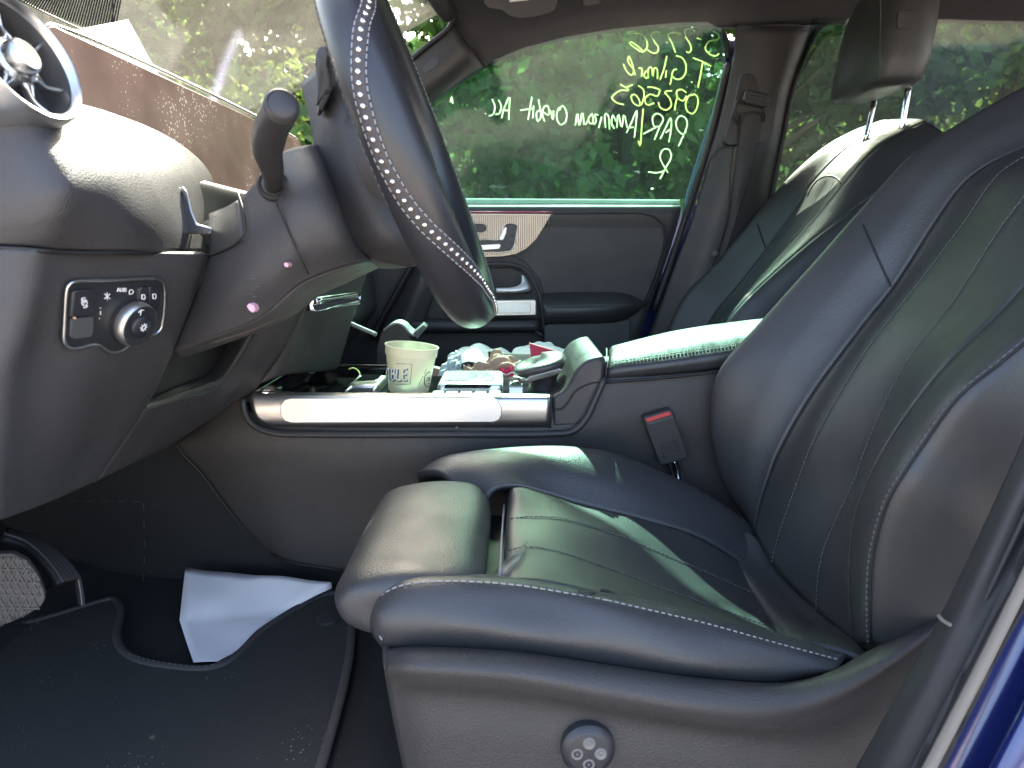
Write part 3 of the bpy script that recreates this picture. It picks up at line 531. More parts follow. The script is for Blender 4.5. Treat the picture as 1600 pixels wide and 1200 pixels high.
L1 = [(1205, 880, .90), (1220, 825, .90), (1247, 750, .90), (1270, 690, .90), (1350, 552, .90), (1434, 443, .90), (1504, 350, .90), (1562, 270, .895), (1630, 228, .88), (1710, 180, .87), (1790, 110, .87)]
L2 = [(1275, 955, .81), (1277, 908, .81), (1287, 858, .81), (1334, 750, .81), (1360, 680, .81), (1417, 563, .81), (1484, 477, .81), (1567, 350, .81), (1640, 262, .80), (1715, 205, .79), (1800, 125, .79), (1880, 60, .79)]
L3 = [(1335, 1005, .725), (1329, 950, .725), (1327, 887, .725), (1337, 800, .72), (1360, 743, .72), (1387, 692, .72), (1427, 633, .715), (1484, 563, .71), (1567, 483, .71), (1640, 400, .705), (1720, 310, .70), (1850, 180, .705), (1975, 70, .71)]
R4 = [(1362, 1005, .665), (1360, 967, .66), (1364, 867, .655), (1387, 783, .645), (1407, 747, .64), (1438, 700, .64), (1500, 617, .63), (1567, 563, .625), (1640, 500, .62), (1730, 400, .62), (1900, 240, .63), (2060, 110, .645)]
for _k in (k1, k2, k3, L1, L2, L3, R4):
    _e = vv(_k[-1]); _k += [_e + Vector((.05, 0, .012)), _e + Vector((.11, 0, -.03)), _e + Vector((.14, 0, -.12))]
k0 = off(k1, (.03, .012, -.02)); k00 = off(k1, (.13, .0, -.09))
r5 = off(R4, (.028, -.014, -.012)); r6 = off(R4, (.075, -.02, -.05)); r7 = off(R4, (.19, -.01, -.14)); 
bi, cpn, bo, bs = split_loft(['inner_bolster', 'backrest_insert', 'outer_bolster', 'bolster_side'], [k00, k0, k1, k2, k3, L1, L2, L3, R4, r5, r6, r7], (4, 7, 8), [LEATH, LEATHS, LEATHS, LEATHS], ds, 90, 8)
loft('back_shell', [r7, off(L2, (.22, 0, -.17)), k00], HARD, ds, 30, 16, thick=.01, face=(3, .8, 0))
tw = lambda c, d=.0022: [vv(a) + (CAM - vv(a)).normalized() * d for a in c]
stitch('insert_stitching', tw(L1), THREADD, cpn, .005, .0015, .0007)
stitch('insert_stitching', tw(L2), THREADD, cpn, .005, .0015, .0007)
stitch('bolster_stitching', tw([(a[0] + 3, a[1], a[2]) for a in L3 if isinstance(a, tuple)], -.001), THREAD, bo, .005, .003, .0006)
stitch('bolster_stitching', tw([(a[0] - 6, a[1], a[2]) for a in R4 if isinstance(a, tuple)], .001), THREADD, bo, .004, .003, .0007)
tube('insert_seam', tw(k3, .0004), .0009, RUB, cpn, 6, m=80)
tube('bolster_welt', tw(R4, .0004), .0011, RUB, bo, 6, m=80)
tube('edge_piping', tw([(a[0] + 9, a[1] + 6, a[2] - .004) for a in k1 if isinstance(a, tuple)], .001), .0013, THREADD, bi, 6, m=60)
def onto(o, pts, lift=.0006):
    bv = BVHTree.FromPolygons([v.co.copy() for v in o.data.vertices], [tuple(p.vertices) for p in o.data.polygons]); out = []
    for x, y in pts:
        d = ray(x, y).normalized(); h = bv.ray_cast(CAM, d)[0]
        if h is not None: out.append(h - d * lift)
    return out
_bsm = onto(bi, [(1348 + i * 4.4, 352 + i * 9.6) for i in range(11)])
if len(_bsm) > 3: tube('bolster_seam', _bsm, .0016, RUB, bi, 6)
# headrest of the driver seat: the same block and posts as on the passenger side
_sh = Vector((.10, -.79, .085))
_dh = hro.copy(); COL.objects.link(_dh); _dh.parent = ds; _dh.location = _sh - wloc(ds)
for _post in [c for c in ps_.children if c.name.startswith('headrest_post')]:
    _cp = _post.copy(); COL.objects.link(_cp); _cp.parent = ds; _cp.location = _sh - wloc(ds)
# cushion: thigh support
th = []
pr = [(-.03, .590), (-.12, .590), (-.160, .594), (-.184, .608), (-.190, .630), (-.176, .650), (-.135, .663), (-.085, .666), (-.046, .660), (-.031, .642), (-.031, .60)]
for y, sc, dz in ((.646, .03, .0), (.647, .35, .0), (.650, .70, -.0), (.658, .89, .0), (.676, .98, .0), (.72, 1, 0), (.80, 1.0, .002), (.88, 1, .003), (.935, .98, -.001), (.958, .88, -.008), (.967, .68, -.01), (.970, .35, -.01), (.971, .03, -.01)):
    th.append([v3(-.10 + (x + .10) * sc, y, .625 + (z - .625) * sc + dz) for x, z in pr])
ths = loft('thigh_support', th, LEATH, ds, 60, 90, thick=.006, wave=.0012)
box('thigh_support_carrier', (-.02, .80, .585), (.10, .28, .05), RUB, ds)
# insert of the cushion
c0 = [(800, 806, 0.919), (793, 783, 0.919), (800, 761, 0.919), (850, 769, 0.919), (900, 784, 0.919), (1000, 809, 0.919), (1090, 839, 0.919), (1160, 881, 0.919)]
c1 = [(795, 838, 0.853), (790, 822, 0.853), (797, 810, 0.853), (830, 807, 0.853), (875, 810, 0.853), (958, 833, 0.853), (1042, 867, 0.853), (1185, 930, 0.853)]
c2 = [(793, 888, 0.776), (787, 874, 0.776), (794, 860, 0.776), (821, 854, 0.776), (875, 862, 0.776), (958, 890, 0.776), (1042, 921, 0.776), (1220, 985, 0.776)]
c3 = [(790, 935, 0.695), (783, 922, 0.695), (790, 908, 0.695), (830, 906, 0.692), (900, 918, 0.689), (980, 938, 0.686), (1080, 962, 0.683), (1250, 1005, 0.680)]
ci = loft('cushion_insert', [c0, c1, c2, c3], LEATHS, ds, 60, 40, thick=.012)
stitch('insert_stitching', tw(c1[2:]), THREADD, ci, .005, .0015, .0007)
stitch('insert_stitching', tw(c2[2:]), THREADD, ci, .005, .0015, .0007)
tube('insert_front_piping', [(788, 788, .92), (784, 840, .83), (781, 900, .71)], .0016, THREAD, ci, 6)
# inboard bolster of the cushion
d0 = [(660, 760, 1.022), (720, 740, 1.034), (800, 740, 1.040), (900, 740, 1.040), (1000, 770, 1.040), (1100, 820, 1.034), (1200, 890, 1.016)]
d1 = [(655, 752, 1.010), (690, 728, 1.010), (760, 715, 1.010), (880, 709, 1.010), (950, 718, 1.010), (1050, 757, 1.010), (1110, 788, 1.010), (1195, 850, 0.991)]
d2 = [(690, 748, 0.965), (740, 733, 0.965), (800, 728, 0.965), (880, 730, 0.965), (960, 750, 0.965), (1060, 792, 0.965), (1125, 826, 0.965), (1190, 868, 0.956)]
d3 = [(765, 800, 0.925), (772, 772, 0.925), (800, 766, 0.925), (850, 777, 0.925), (900, 791, 0.925), (1000, 817, 0.925), (1090, 846, 0.925), (1160, 888, 0.925)]
d00 = [vv(a) + Vector((0, .01, -.09)) for a in d0]
cb = loft('cushion_inner_bolster', [d00, d0, d1, d2, d3], LEATH, ds, 60, 40, thick=.012)
stitch('bolster_stitching', tw([(700, 736, .99), (760, 731, .985), (820, 728, .985), (880, 719, .995), (910, 712, 1.0)], .003), THREADD, cb, .005, .0015, .0007)
# rear collar of the cushion
e0 = [(1122, 858, 0.952), (1165, 905, 0.884), (1205, 962, 0.790), (1238, 1005, 0.692)]
e1 = [(1145, 845, 0.956), (1200, 900, 0.893), (1262, 970, 0.790), (1310, 1012, 0.680)]
e2 = [(1168, 828, 0.965), (1240, 895, 0.893), (1310, 968, 0.790), (1368, 1035, 0.663)]
loft('cushion_collar', [[vv(a) + Vector((0, 0, -.02)) for a in e0], e0, e1, e2], LEATHS, ds, 40, 20, thick=.01, puff=.003)
# outboard bolster of the cushion
f0 = [(700, 905, .75), (760, 906, .74), (830, 912, .735), (960, 940, .725), (1060, 962, .715), (1190, 995, .70), (1330, 1035, .69)]
f1 = [(600, 918, .685), (640, 902, .685), (700, 898, .685), (800, 903, .685), (950, 926, .68), (1080, 955, .675), (1200, 985, .67), (1325, 1022, .665)]
f2 = [(582, 950, .655), (592, 930, .65), (630, 912, .645), (700, 906, .643), (800, 912, .642), (950, 937, .64), (1100, 972, .64), (1200, 1000, .64), (1318, 1032, .645)]
f3 = [(578, 968, .64), (590, 955, .63), (640, 945, .622), (720, 945, .62), (850, 958, .62), (1000, 980, .618), (1120, 1005, .62), (1220, 1028, .625), (1312, 1040, .638)]
f4 = [(582, 990, .635), (600, 985, .622), (660, 980, .612), (760, 984, .608), (880, 1000, .607), (1000, 1020, .607), (1120, 1042, .61), (1220, 1052, .618), (1300, 1048, .632)]
f5 = [(598, 1012, .64), (620, 1012, .628), (680, 1014, .618), (780, 1018, .614), (880, 1030, .612), (1000, 1048, .612), (1120, 1062, .615), (1210, 1066, .622), (1290, 1055, .636)]
ob = loft('cushion_outer_bolster', [f0, f1, f2, f3, f4, f5], LEATH, ds, 80, 50, thick=.01, wave=.0014)
stitch('bolster_stitching', tw([(597, 1000, .628), (584, 975, .638), (586, 950, .648), (600, 928, .648), (630, 914, .645), (700, 908, .643), (800, 913, .642), (950, 938, .64)], .0025), THREAD, ob, .0055, .0025, .0009)
stitch('bolster_stitching', tw([(950, 938, .64), (1100, 973, .64), (1200, 1001, .64), (1312, 1031, .643)], .0025), THREAD, ob, .004, .003, .0008)
for _ln, _rr2 in (([(903, 924), (912, 927), (921, 929), (930, 928)], .0018), ([(930, 927), (938, 924), (948, 925), (957, 928), (966, 933)], .0030)):
    _tp = onto(ci, _ln, .001) or []
    if len(_tp) < 3: _tp = onto(ob, _ln, .001)
    if len(_tp) > 2: tube('torn_seam', _tp, _rr2, RUB, ob, 6, flat=.5)
# plastic side valance
g0 = [(598, 1010, .652), (640, 1008, .645), (800, 1014, .638), (950, 1036, .634), (1120, 1058, .634), (1230, 1064, .638), (1300, 1046, .645), (1370, 1010, .655), (1450, 970, .67)]
g1 = [(603, 1022, .612), (645, 1018, .595), (800, 1026, .588), (950, 1048, .585), (1120, 1072, .588), (1240, 1074, .594), (1320, 1050, .602), (1390, 1015, .615), (1470, 965, .64)]
g2 = [(602, 1045, .60), (645, 1044, .578), (800, 1054, .571), (950, 1080, .568), (1100, 1104, .571), (1220, 1108, .577), (1310, 1080, .585), (1390, 1034, .60), (1476, 973, .63)]
g3 = [(604, 1062, .606), (650, 1064, .582), (800, 1076, .575), (950, 1102, .572), (1100, 1128, .575), (1220, 1134, .581), (1310, 1106, .59), (1390, 1056, .605), (1480, 985, .635)]
g4 = [(608, 1085, .61), (655, 1085, .592), (800, 1096, .587), (950, 1120, .584), (1100, 1145, .586), (1230, 1160, .592), (1320, 1150, .60), (1400, 1100, .612), (1480, 1030, .635)]
g5 = [(620, 1150, .61), (665, 1150, .590), (800, 1160, .584), (950, 1180, .581), (1100, 1200, .583), (1240, 1215, .589), (1330, 1215, .596), (1410, 1170, .61), (1490, 1100, .635)]
g6 = [(650, 1290, .60), (700, 1300, .585), (820, 1310, .580), (960, 1330, .578), (1100, 1340, .58), (1240, 1340, .585), (1350, 1340, .592), (1420, 1300, .605), (1500, 1230, .63)]
gfront = [vv(a) for a in (g1[0], g2[0], g3[0], g4[0], g5[0], g6[0])]
val = loft('side_valance', [g0, g1, g2, g3, g4, g5, g6], PLAS, ds, 80, 70, thick=.012)
loft('valance_front', [gfront, [v + Vector((-.008, .03, 0)) for v in gfront], [v + Vector((.005, .10, 0)) for v in gfront]], PLAS, ds, 30, 12, thick=.01, face=(-3, .3, .6))
# round lumbar switch with four dimples
DIMP = mat('dimple_grey', (.13, .125, .12), .4); bc = P(919, 1172, .575); BM = frame_of((.04, -1, .05))
lb = lathe('lumbar_switch', [(.026, -.010), (.026, .0), (.0250, .0015), (.0200, .0050), (.0190, .0052), (0, .0048)], BM, bc, SWITCH, ds, 40, sh=25)
lathe('switch_face', [(.0192, .0040), (.0190, .0054), (.0180, .0058), (0, .0056)], BM, bc, HARD, lb, 40, sh=30)
for dx, dz in ((0, 1), (1, 0), (0, -1), (-1, 0)):
    c_ = bc + BM @ Vector((0, 0, .0046)) + Vector((dx * .0112, 0, dz * .0112))
    lathe('dimple', [(.0062, .0005), (.0056, .0022), (.0046, .0022), (.0030, .0013), (.0012, .0012), (.0008, .0022), (0, .0023)], BM, c_, DIMP, lb, 20, sh=80)
box('seat_frame', (.16, .85, .47), (.50, .40, .12), RUB, ds, bevel=.01)
# clear tag tucked in the cushion gap
tg = obj('plastic_tag', *(lambda v: (md('tag', [v[0], v[1], v[2], v[3], v[4], v[5]], [(0, 1, 4, 5), (1, 2, 3, 4)]),))([P(760, 906, .72), P(778, 886, .74), P(825, 845, .775), P(812, 876, .73), P(795, 898, .705), P(776, 908, .70)]), CLEAR)
tg.modifiers.new('s', 'SOLIDIFY').thickness = .0006
tag(tg, 'small clear plastic tag poking out of the driver seat cushion gap', 'tag')
for nm, pts_, oo in (('insert_top_seam', [(1262, 306), (1266, 297), (1271, 289), (1279, 281), (1289, 276), (1300, 275), (1309, 279), (1314, 287)], _pi), ('bolster_seam', [(1183, 350), (1187, 362), (1191, 374), (1196, 387)], pb)):
    _pp = onto(oo, pts_)
    if len(_pp) > 2: tube(nm, _pp, .0022, RUB, oo, 6)
for a_, b_ in (((1290, 283), (1180, 452)), ((1303, 284), (1210, 430))):
    _pp = onto(_pi, [(a_[0] + (b_[0] - a_[0]) * t + 6 * math.sin(3.14 * t), a_[1] + (b_[1] - a_[1]) * t) for t in np.linspace(0, 1, 12)])
    if len(_pp) > 3: stitch('insert_stitching', _pp, THREADD, _pi, .005, .002, .0008)
# seat belt buckle
bk = thing('seat_belt_buckle', 'black seat belt buckle with red release button beside driver seat', 'buckle', P(1050, 740, 1.09))
bo_ = [(1005, 655), (1008, 651), (1046, 640), (1051, 642), (1075, 712), (1073, 716), (1037, 727), (1031, 726)]
bb = prism('buckle_body', [(x, y, 1.078) for x, y in bo_], (0, .022, 0), HARD, bk, .002, 3)
prism('release_button', [(1008, 655, 1.0755), (1046, 643, 1.0755), (1050, 648, 1.0755), (1012, 660, 1.0755)], (0, .006, 0), REDP, bk, .0008)
prism('embossed_plate', [(1031, 693, 1.0765), (1058, 687, 1.0765), (1065, 709, 1.0765), (1038, 717, 1.0765)], (0, .004, 0), SWITCH, bb, .0004)
strokes('embossed_marking', [[(1033 + i * 5, 698 - i * 1.3 + (i % 2), 1.0755), (1036 + i * 5, 697.5 - i * 1.3 - (i % 2), 1.0755)] for i in range(5)] + [[(1036, 708, 1.0755), (1040, 707, 1.0755)], [(1039, 713, 1.0755), (1060, 707, 1.0755)]], .0006, GREY, bb)
prism('buckle_lip', [(1011, 661, 1.0765), (1051, 649, 1.0765), (1053, 653, 1.0765), (1013, 665, 1.0765)], (0, .004, 0), GREY, bb, .0008)
for dx in (0, 8, 15): tube('buckle_strap', [(1045 + dx, 722 - dx * .3, 1.087), (1050 + dx, 738, 1.087), (1054 + dx, 760, 1.08)], .0028, CHROME if dx == 8 else RUB, bk, 8)
# ================================================================== passenger seat belt
sb = thing('seat_belt', 'black seat belt hanging from guide on passenger side pillar', 'seat belt', P(1115, 420, 1.83))
loft('belt_webbing', [[(1158, 176, 1.812), (1156, 205, 1.815), (1152, 240, 1.82), (1146, 290, 1.826), (1140, 340, 1.832), (1128, 385, 1.838), (1112, 430, 1.842)], [(1174, 176, 1.808), (1172, 205, 1.811), (1167, 240, 1.816), (1157, 290, 1.820), (1146, 340, 1.83), (1132, 387, 1.836), (1115, 431, 1.84)], [(1192, 176, 1.812), (1188, 205, 1.815), (1181, 240, 1.82), (1168, 290, 1.824), (1151, 340, 1.828), (1136, 388, 1.835), (1118, 432, 1.84)]], mat('belt_webbing', (.030, .029, .031), .7, grain=('noise', 900, .3)), sb, 50, 10, thick=.0015)
gd = prism('belt_guide', [(1165, 142, 1.805), (1170, 139, 1.805), (1200, 147, 1.805), (1204, 153, 1.805), (1203, 164, 1.805), (1198, 168, 1.805), (1166, 161, 1.805), (1162, 156, 1.805)], (0, .02, 0), HARD, sb, .004, 3)
for y in (146, 152, 158): tube('guide_rib', [(1167, y, 1.803), (1185, y + 4, 1.802), (1201, y + 7, 1.803)], .0014, GREY, gd, 6)
tube('guide_loop', [(1162, 160, 1.808), (1153, 158, 1.81), (1149, 168, 1.812), (1150, 182, 1.812), (1157, 192, 1.815), (1166, 178, 1.812), (1180, 176, 1.811), (1190, 180, 1.812), (1193, 190, 1.815), (1196, 184, 1.815), (1194, 174, 1.81), (1196, 166, 1.808)], .0034, RUB, sb, 8)
lathe('belt_stop', [(.009, 0), (.009, .005), (.006, .007), (0, .0075)], frame_of((-.5, -1, .1)), P(1117, 396, 1.835), GREY, sb, 20)
# ================================================================== dashboard
da = thing('dashboard', 'black soft-touch dashboard with round chrome air vent and light switch panel', 'dashboard', (-.5, .9, .4))
A0 = [(200, 30, .98), (250, 120, .98), (300, 200, .97), (330, 270, .95), (330, 330, .92), (320, 394, .90)]
A1 = [(80, 60, .74), (130, 122, .74), (178, 174, .74), (226, 228, .74), (258, 275, .74), (275, 320, .74), (284, 360, .74), (286, 394, .74)]
A2 = [(40, 110, .63), (100, 180, .625), (145, 228, .62), (178, 268, .62), (195, 305, .62), (203, 345, .62), (205, 393, .63)]
A3 = [(-20, 95, .57), (30, 165, .565), (68, 215, .56), (97, 262, .555), (112, 300, .553), (108, 335, .556), (88, 391, .57)]
A3b = [(-36, 100, .563), (14, 172, .557), (52, 222, .551), (82, 267, .546), (97, 302, .544), (93, 336, .547), (73, 389, .561)]
A4 = [(-70, 140, .560), (-25, 205, .552), (12, 262, .546), (30, 306, .543), (28, 343, .545), (18, 384, .553)]
A5 = [(-160, 160, .56), (-110, 230, .552), (-60, 300, .545), (-60, 340, .545), (-70, 380, .55)]
up_ = loft('upper_pad', [A0, A1, A2, A3, A3b, A4, A5, [vv(a_) + Vector((-.5, .0, -.03)) for a_ in A5]], SOFT, da, 50, 80, thick=.01)
tube('panel_gap', [(-40, 385, .548), (20, 388, .549), (62, 391, .551), (88, 394, .566), (205, 395, .628), (286, 397, .736), (322, 398, .75)], .0016, RUB, da, 6)
w0 = [(-160, 385, .548), (-165, 500, .545), (-170, 650, .54), (-175, 840, .535)]
w1 = [(4, 386, .548), (-8, 470, .546), (-30, 600, .542), (-50, 830, .532)]
w2 = [(62, 391, .55), (46, 460, .548), (22, 545, .545), (0, 620, .545), (-20, 820, .53)]
w3 = [(82, 392, .566), (72, 460, .568), (55, 545, .575), (45, 640, .58), (30, 802, .58)]
w4 = [(170, 394, .622), (160, 480, .621), (140, 570, .622), (120, 650, .63), (75, 785, .64)]
w5 = [(250, 396, .675), (235, 480, .675), (208, 560, .68), (175, 640, .69), (115, 768, .71)]
w6 = [(325, 398, .745), (300, 468, .742), (268, 548, .745), (225, 638, .75), (150, 752, .76)]
w7 = [(322, 400, .80), (298, 470, .80), (264, 550, .80), (222, 640, .81), (148, 755, .82)]
lo = loft('lower_panel', [[vv(a_) + Vector((-.5, 0, 0)) for a_ in w0], w0, w1, w2, w3, w4, w5, w6, w7], SOFT, da, 50, 60, thick=.008)
# centre knee panel and shelf
loft('knee_panel', [[(150, 752, .763), (188, 697, .757), (224, 641, .753)], [(205, 725, .855), (248, 676, .865), (285, 621, .88)], [(270, 693, .97), (312, 645, .985), (346, 598, 1.005)], [(330, 655, 1.05), (372, 600, 1.055), (396, 520, 1.06)], [(366, 630, 1.085), (412, 560, 1.085), (445, 482, 1.085)], [(396, 613, 1.11), (445, 545, 1.11), (480, 470, 1.11)]], SOFT, da, 30, 30, thick=.01)
tube('shelf_lip', [(222, 638, .79), (270, 622, .87), (320, 605, .96), (345, 594, 1.005), (362, 570, 1.03), (378, 540, 1.045), (395, 512, 1.055)], .0045, SOFT, da, 8, m=40)
loft('storage_shelf', [[(218, 640, .79), (270, 622, .87), (345, 594, 1.0), (395, 512, 1.05)], [(235, 610, .88), (275, 597, .93), (330, 580, 1.02), (388, 508, 1.07)], [(250, 590, 1.0), (280, 578, 1.03), (320, 560, 1.07), (380, 500, 1.09)]], PLAS, da, 30, 16, thick=.008)
prism('shelf_back', [(200, 660, 1.09), (330, 560, 1.09), (420, 480, 1.09), (300, 480, 1.09), (200, 560, 1.09)], (0, .01, 0), RUB, da)
# hood roll under the display and far dash
loft('hood_roll', [[(262, 268, .80), (310, 280, .88), (372, 296, 1.02), (520, 330, 1.5), (585, 345, 1.86)], [(268, 276, .79), (312, 287, .87), (372, 302, 1.0), (520, 335, 1.48), (585, 350, 1.86)], [(276, 300, .79), (316, 312, .87), (374, 322, 1.0), (520, 350, 1.48), (585, 362, 1.86)], [(285, 340, .80), (325, 350, .88), (380, 360, 1.02), (530, 390, 1.48), (590, 400, 1.86)]], HARD, da, 30, 20, thick=.01)
prism('dash_core', [v3(-1.1, .56, 1.03), v3(-.46, .56, 1.07), v3(-.42, .56, 1.0), v3(-.45, .56, .80), v3(-1.1, .56, .75)], (0, 1.32, 0), RUB, da, .01)
prism('glove_box', [v3(-.44, 1.40, 1.0), v3(-.37, 1.40, .96), v3(-.36, 1.40, .82), v3(-.42, 1.40, .74), v3(-.7, 1.40, .70), v3(-.7, 1.40, 1.0)], (0, .46, 0), SOFT, da, .012, 3)
chn = prism('instrument_spear', [(285, 290, .775), (292, 300, .77), (300, 330, .765), (308, 350, .762), (333, 356, .76), (333, 366, .76), (284, 365, .76), (285, 345, .765)], (-.004, .01, 0), SATIN, da, .0015)
# round turbine vent
VK = .92; vc = P(34, 90, .572); VN = Vector((.93, -.12, .34)).normalized(); VM = frame_of(VN)
vent = lathe('air_vent', [(r_ * VK, h_) for r_, h_ in [(.047, -.06), (.0475, -.004), (.049, .004), (.0535, .006), (.0565, .001), (.0575, -.012), (.0575, -.03)]], VM, vc, SATIN, da, 56, False, 60)
lathe('vent_housing', [(r_ * VK, h_) for r_, h_ in [(.0572, -.028), (.0572, -.06), (.055, -.12), (.046, -.20), (.0, -.24)]], VM, vc, SOFT, da, 40, False, 60)
lathe('vent_well', [(r_ * VK, h_) for r_, h_ in [(.047, .0), (.046, -.03), (.03, -.045), (0, -.05)]], VM, vc, mat('vent_grey', (.22, .22, .225), .35, .8), vent, 48, False)
lathe('vent_hub', [(r_ * VK, h_) for r_, h_ in [(.0, .006), (.012, .0065), (.0145, .004), (.0150, -.004), (.019, -.006), (.0200, -.010), (.0195, -.03)]], VM, vc, SATIN, vent, 40, False, 40)
for k in range(14):
    a = 2 * math.pi * k / 14; a2 = a + .22 * (1 if k % 2 else -1)
    p0 = vc + VM @ Vector((.0165 * math.cos(a), .0165 * math.sin(a), -.008)); p1 = vc + VM @ Vector((.0295 * math.cos(a2), .0295 * math.sin(a2), -.012)); p2 = vc + VM @ Vector((.0432 * math.cos(a2 + .1), .0432 * math.sin(a2 + .1), -.008))
    tube('vent_vane', [p0, p1, p2], .0017, SATIN, vent, 8, m=8, flat=2.2, up=VN)
# light switch panel
sw_ = [(104, 457), (106, 448), (112, 442), (180, 437.5), (244, 436), (252, 439), (256, 447), (257, 470), (254, 501), (251, 514), (243, 522), (211, 530), (200, 541), (188, 549), (175, 551), (165, 547), (155, 540), (145, 539), (117, 545), (107, 543), (101, 535), (100, 525), (101, 507)]
from mathutils.bvhtree import BVHTree
_bv = BVHTree.FromPolygons([v.co.copy() for v in lo.data.vertices], [tuple(p.vertices) for p in lo.data.polygons])
_h = np.array([tuple(_bv.ray_cast(CAM, ray(x, y).normalized())[0]) for x, y in sw_]); _hc = _h.mean(0); _pn = Vector(np.linalg.svd(_h - _hc)[2][2])
if _pn.x < 0: _pn = -_pn
_hc = Vector(_hc) + _pn * .0035
def sx(x, y, o=0):
    d = ray(x, y); return CAM + d * ((_hc + _pn * o - CAM).dot(_pn) / d.dot(_pn))
pl = prism('light_switch_panel', [sx(x, y) for x, y in sw_], -_pn * .02, SWITCH, da, .001)
tube('panel_rim', [sx(x, y, .001) for x, y in sw_], .0015, SATIN, pl, 8, True, m=120)
prism('parking_brake_switch', [sx(x, y, .004) for x, y in ((116, 456), (121, 453), (145, 452), (148, 455), (148, 492), (113, 496))], (-.01, 0, 0), SWITCH, pl, .0015, 3)
prism('parking_brake_recess', [sx(x, y, .0015) for x, y in ((112, 498), (147, 494), (147, 520), (143, 527), (118, 530), (111, 525))], (-.004, 0, 0), GREY, pl, .001)
prism('fog_lamp_button', [sx(x, y, .003) for x, y in ((219, 452), (222, 448), (232, 448), (232, 482), (217, 484))], (-.01, 0, 0), SWITCH, pl, .001)
prism('fog_lamp_button', [sx(x, y, .003) for x, y in ((234, 448), (246, 448), (249, 452), (248, 481), (234, 482))], (-.01, 0, 0), SWITCH, pl, .001)
prism('dimmer_wheel', [sx(x, y, .004) for x, y in ((226, 494), (228, 491), (238, 490), (241, 493), (240, 508), (226, 510))], (-.008, 0, 0), GREY, pl, .0015, 3)
kc = sx(203, 502, .0); KN = _pn; KM = frame_of(KN)
kn = lathe('rotary_knob', [(.0215, -.005), (.0215, .006), (.0205, .0125), (.0190, .0140), (.0178, .0135), (.0110, .0130)], KM, kc, SWITCH, pl, 48, False, 30)
lathe('knob_collar', [(.0214, .003), (.0218, .004), (.0218, .0085), (.0207, .0125), (.0199, .0132)], KM, kc, ALU, pl, 48, False, 50)
lathe('knob_button', [(.0108, .010), (.0108, .0145), (.0098, .0156), (0, .0160)], KM, kc, SWITCH, pl, 36, sh=50)
kp = lambda r, a, h=.0145: kc + KM @ Vector((r * math.cos(a), r * math.sin(a), h))
strokes('knob_marking', [[kp(.0125, .35), kp(.0178, .25)], [kp(.0165, .05), kp(.0178, .25), kp(.0165, .45)]] + [[kp(.002, 6.28 * i / 8, .0166), kp(.0042, 6.28 * i / 8, .0166)] for i in range(8)] + [[kp(.002, 6.28 * i / 8, .0166) for i in range(9)]], .0005, WHITEM, pl)
def cir(x, y, r, n=10, ky=1.2): return [(x + r * math.cos(6.283 * i / n), y + ky * r * math.sin(6.283 * i / n)) for i in range(n + 1)]
ic = [cir(132, 473, 4.2), cir(132, 473, 6.6)[1:4], cir(132, 473, 6.6)[6:9], [(131, 476), (131, 470), (134, 471), (132, 473)],
      [(163, 459), (172, 467)], [(172, 459), (163, 467)], [(167.5, 457), (167.5, 469)], [(183, 456), (185, 450), (187.5, 456)], [(184, 454), (187, 454)], [(188.5, 450), (188.5, 455), (191, 455), (191, 450)], [(192, 450.5), (194, 450.5)], [(193, 450.5), (193, 456)], cir(195.8, 453, 1.3, 8, 2.2),
      [(202, 460), (202.5, 454), (206, 453), (208.5, 456), (206, 459), (202, 460)], [(157.5, 481), (156.5, 482)], [(157, 486), (157, 492)], [(155, 497.5), (156, 498)], cir(224.5, 464, 2.2, 8, 1.8), [(221.5, 460), (221.5, 468)], cir(241.5, 463, 2.4, 8, 1.7), [(238.5, 459), (238.5, 467)], [(226, 511), (238, 509.5)]]
for i0, i1 in ((0, 4), (4, 7), (7, 13), (13, 14), (14, 17), (17, 19), (19, 21), (21, 22)):
    strokes('switch_icon', [[sx(x, y, .0052 if x < 150 or x > 215 else .0012) for x, y in l] for l in ic[i0:i1]], .00048, WHITEM, pl)
strokes('warning_dot', [[sx(115, 497, .004), sx(118, 496.5, .004)]], .0015, mat('amber_mark', (.6, .35, .22), .5), pl)
# ================================================================== wide display
dm, dnt, db_ = newmat('dusty_screen'); db_.inputs['Base Color'].default_value = (.05, .038, .034, 1); db_.inputs['Roughness'].default_value = .24; db_.inputs['Specular IOR Level'].default_value = .6
_tc = dnt.nodes.new('ShaderNodeTexCoord'); _v = dnt.nodes.new('ShaderNodeTexVoronoi'); _v.inputs['Scale'].default_value = 210; dnt.links.new(_tc.outputs['Object'], _v.inputs['Vector'])
_nn = dnt.nodes.new('ShaderNodeTexNoise'); _nn.inputs['Scale'].default_value = 14; _nn.inputs['Detail'].default_value = 8; dnt.links.new(_tc.outputs['Object'], _nn.inputs['Vector'])
_rr = dnt.nodes.new('ShaderNodeMapRange'); _rr.inputs[1].default_value = .40; _rr.inputs[2].default_value = .66; _rr.inputs[3].default_value = .0; _rr.inputs[4].default_value = .30; dnt.links.new(_nn.outputs[0], _rr.inputs[0])
_l = dnt.nodes.new('ShaderNodeMath'); _l.operation = 'LESS_THAN'; dnt.links.new(_v.outputs['Distance'], _l.inputs[0]); dnt.links.new(_rr.outputs[0], _l.inputs[1])
_m1 = dnt.nodes.new('ShaderNodeMix'); _m1.data_type = 'RGBA'; _m1.inputs[6].default_value = (.10, .062, .054, 1); _m1.inputs[7].default_value = (.36, .235, .20, 1); dnt.links.new(_nn.outputs[0], _m1.inputs[0])
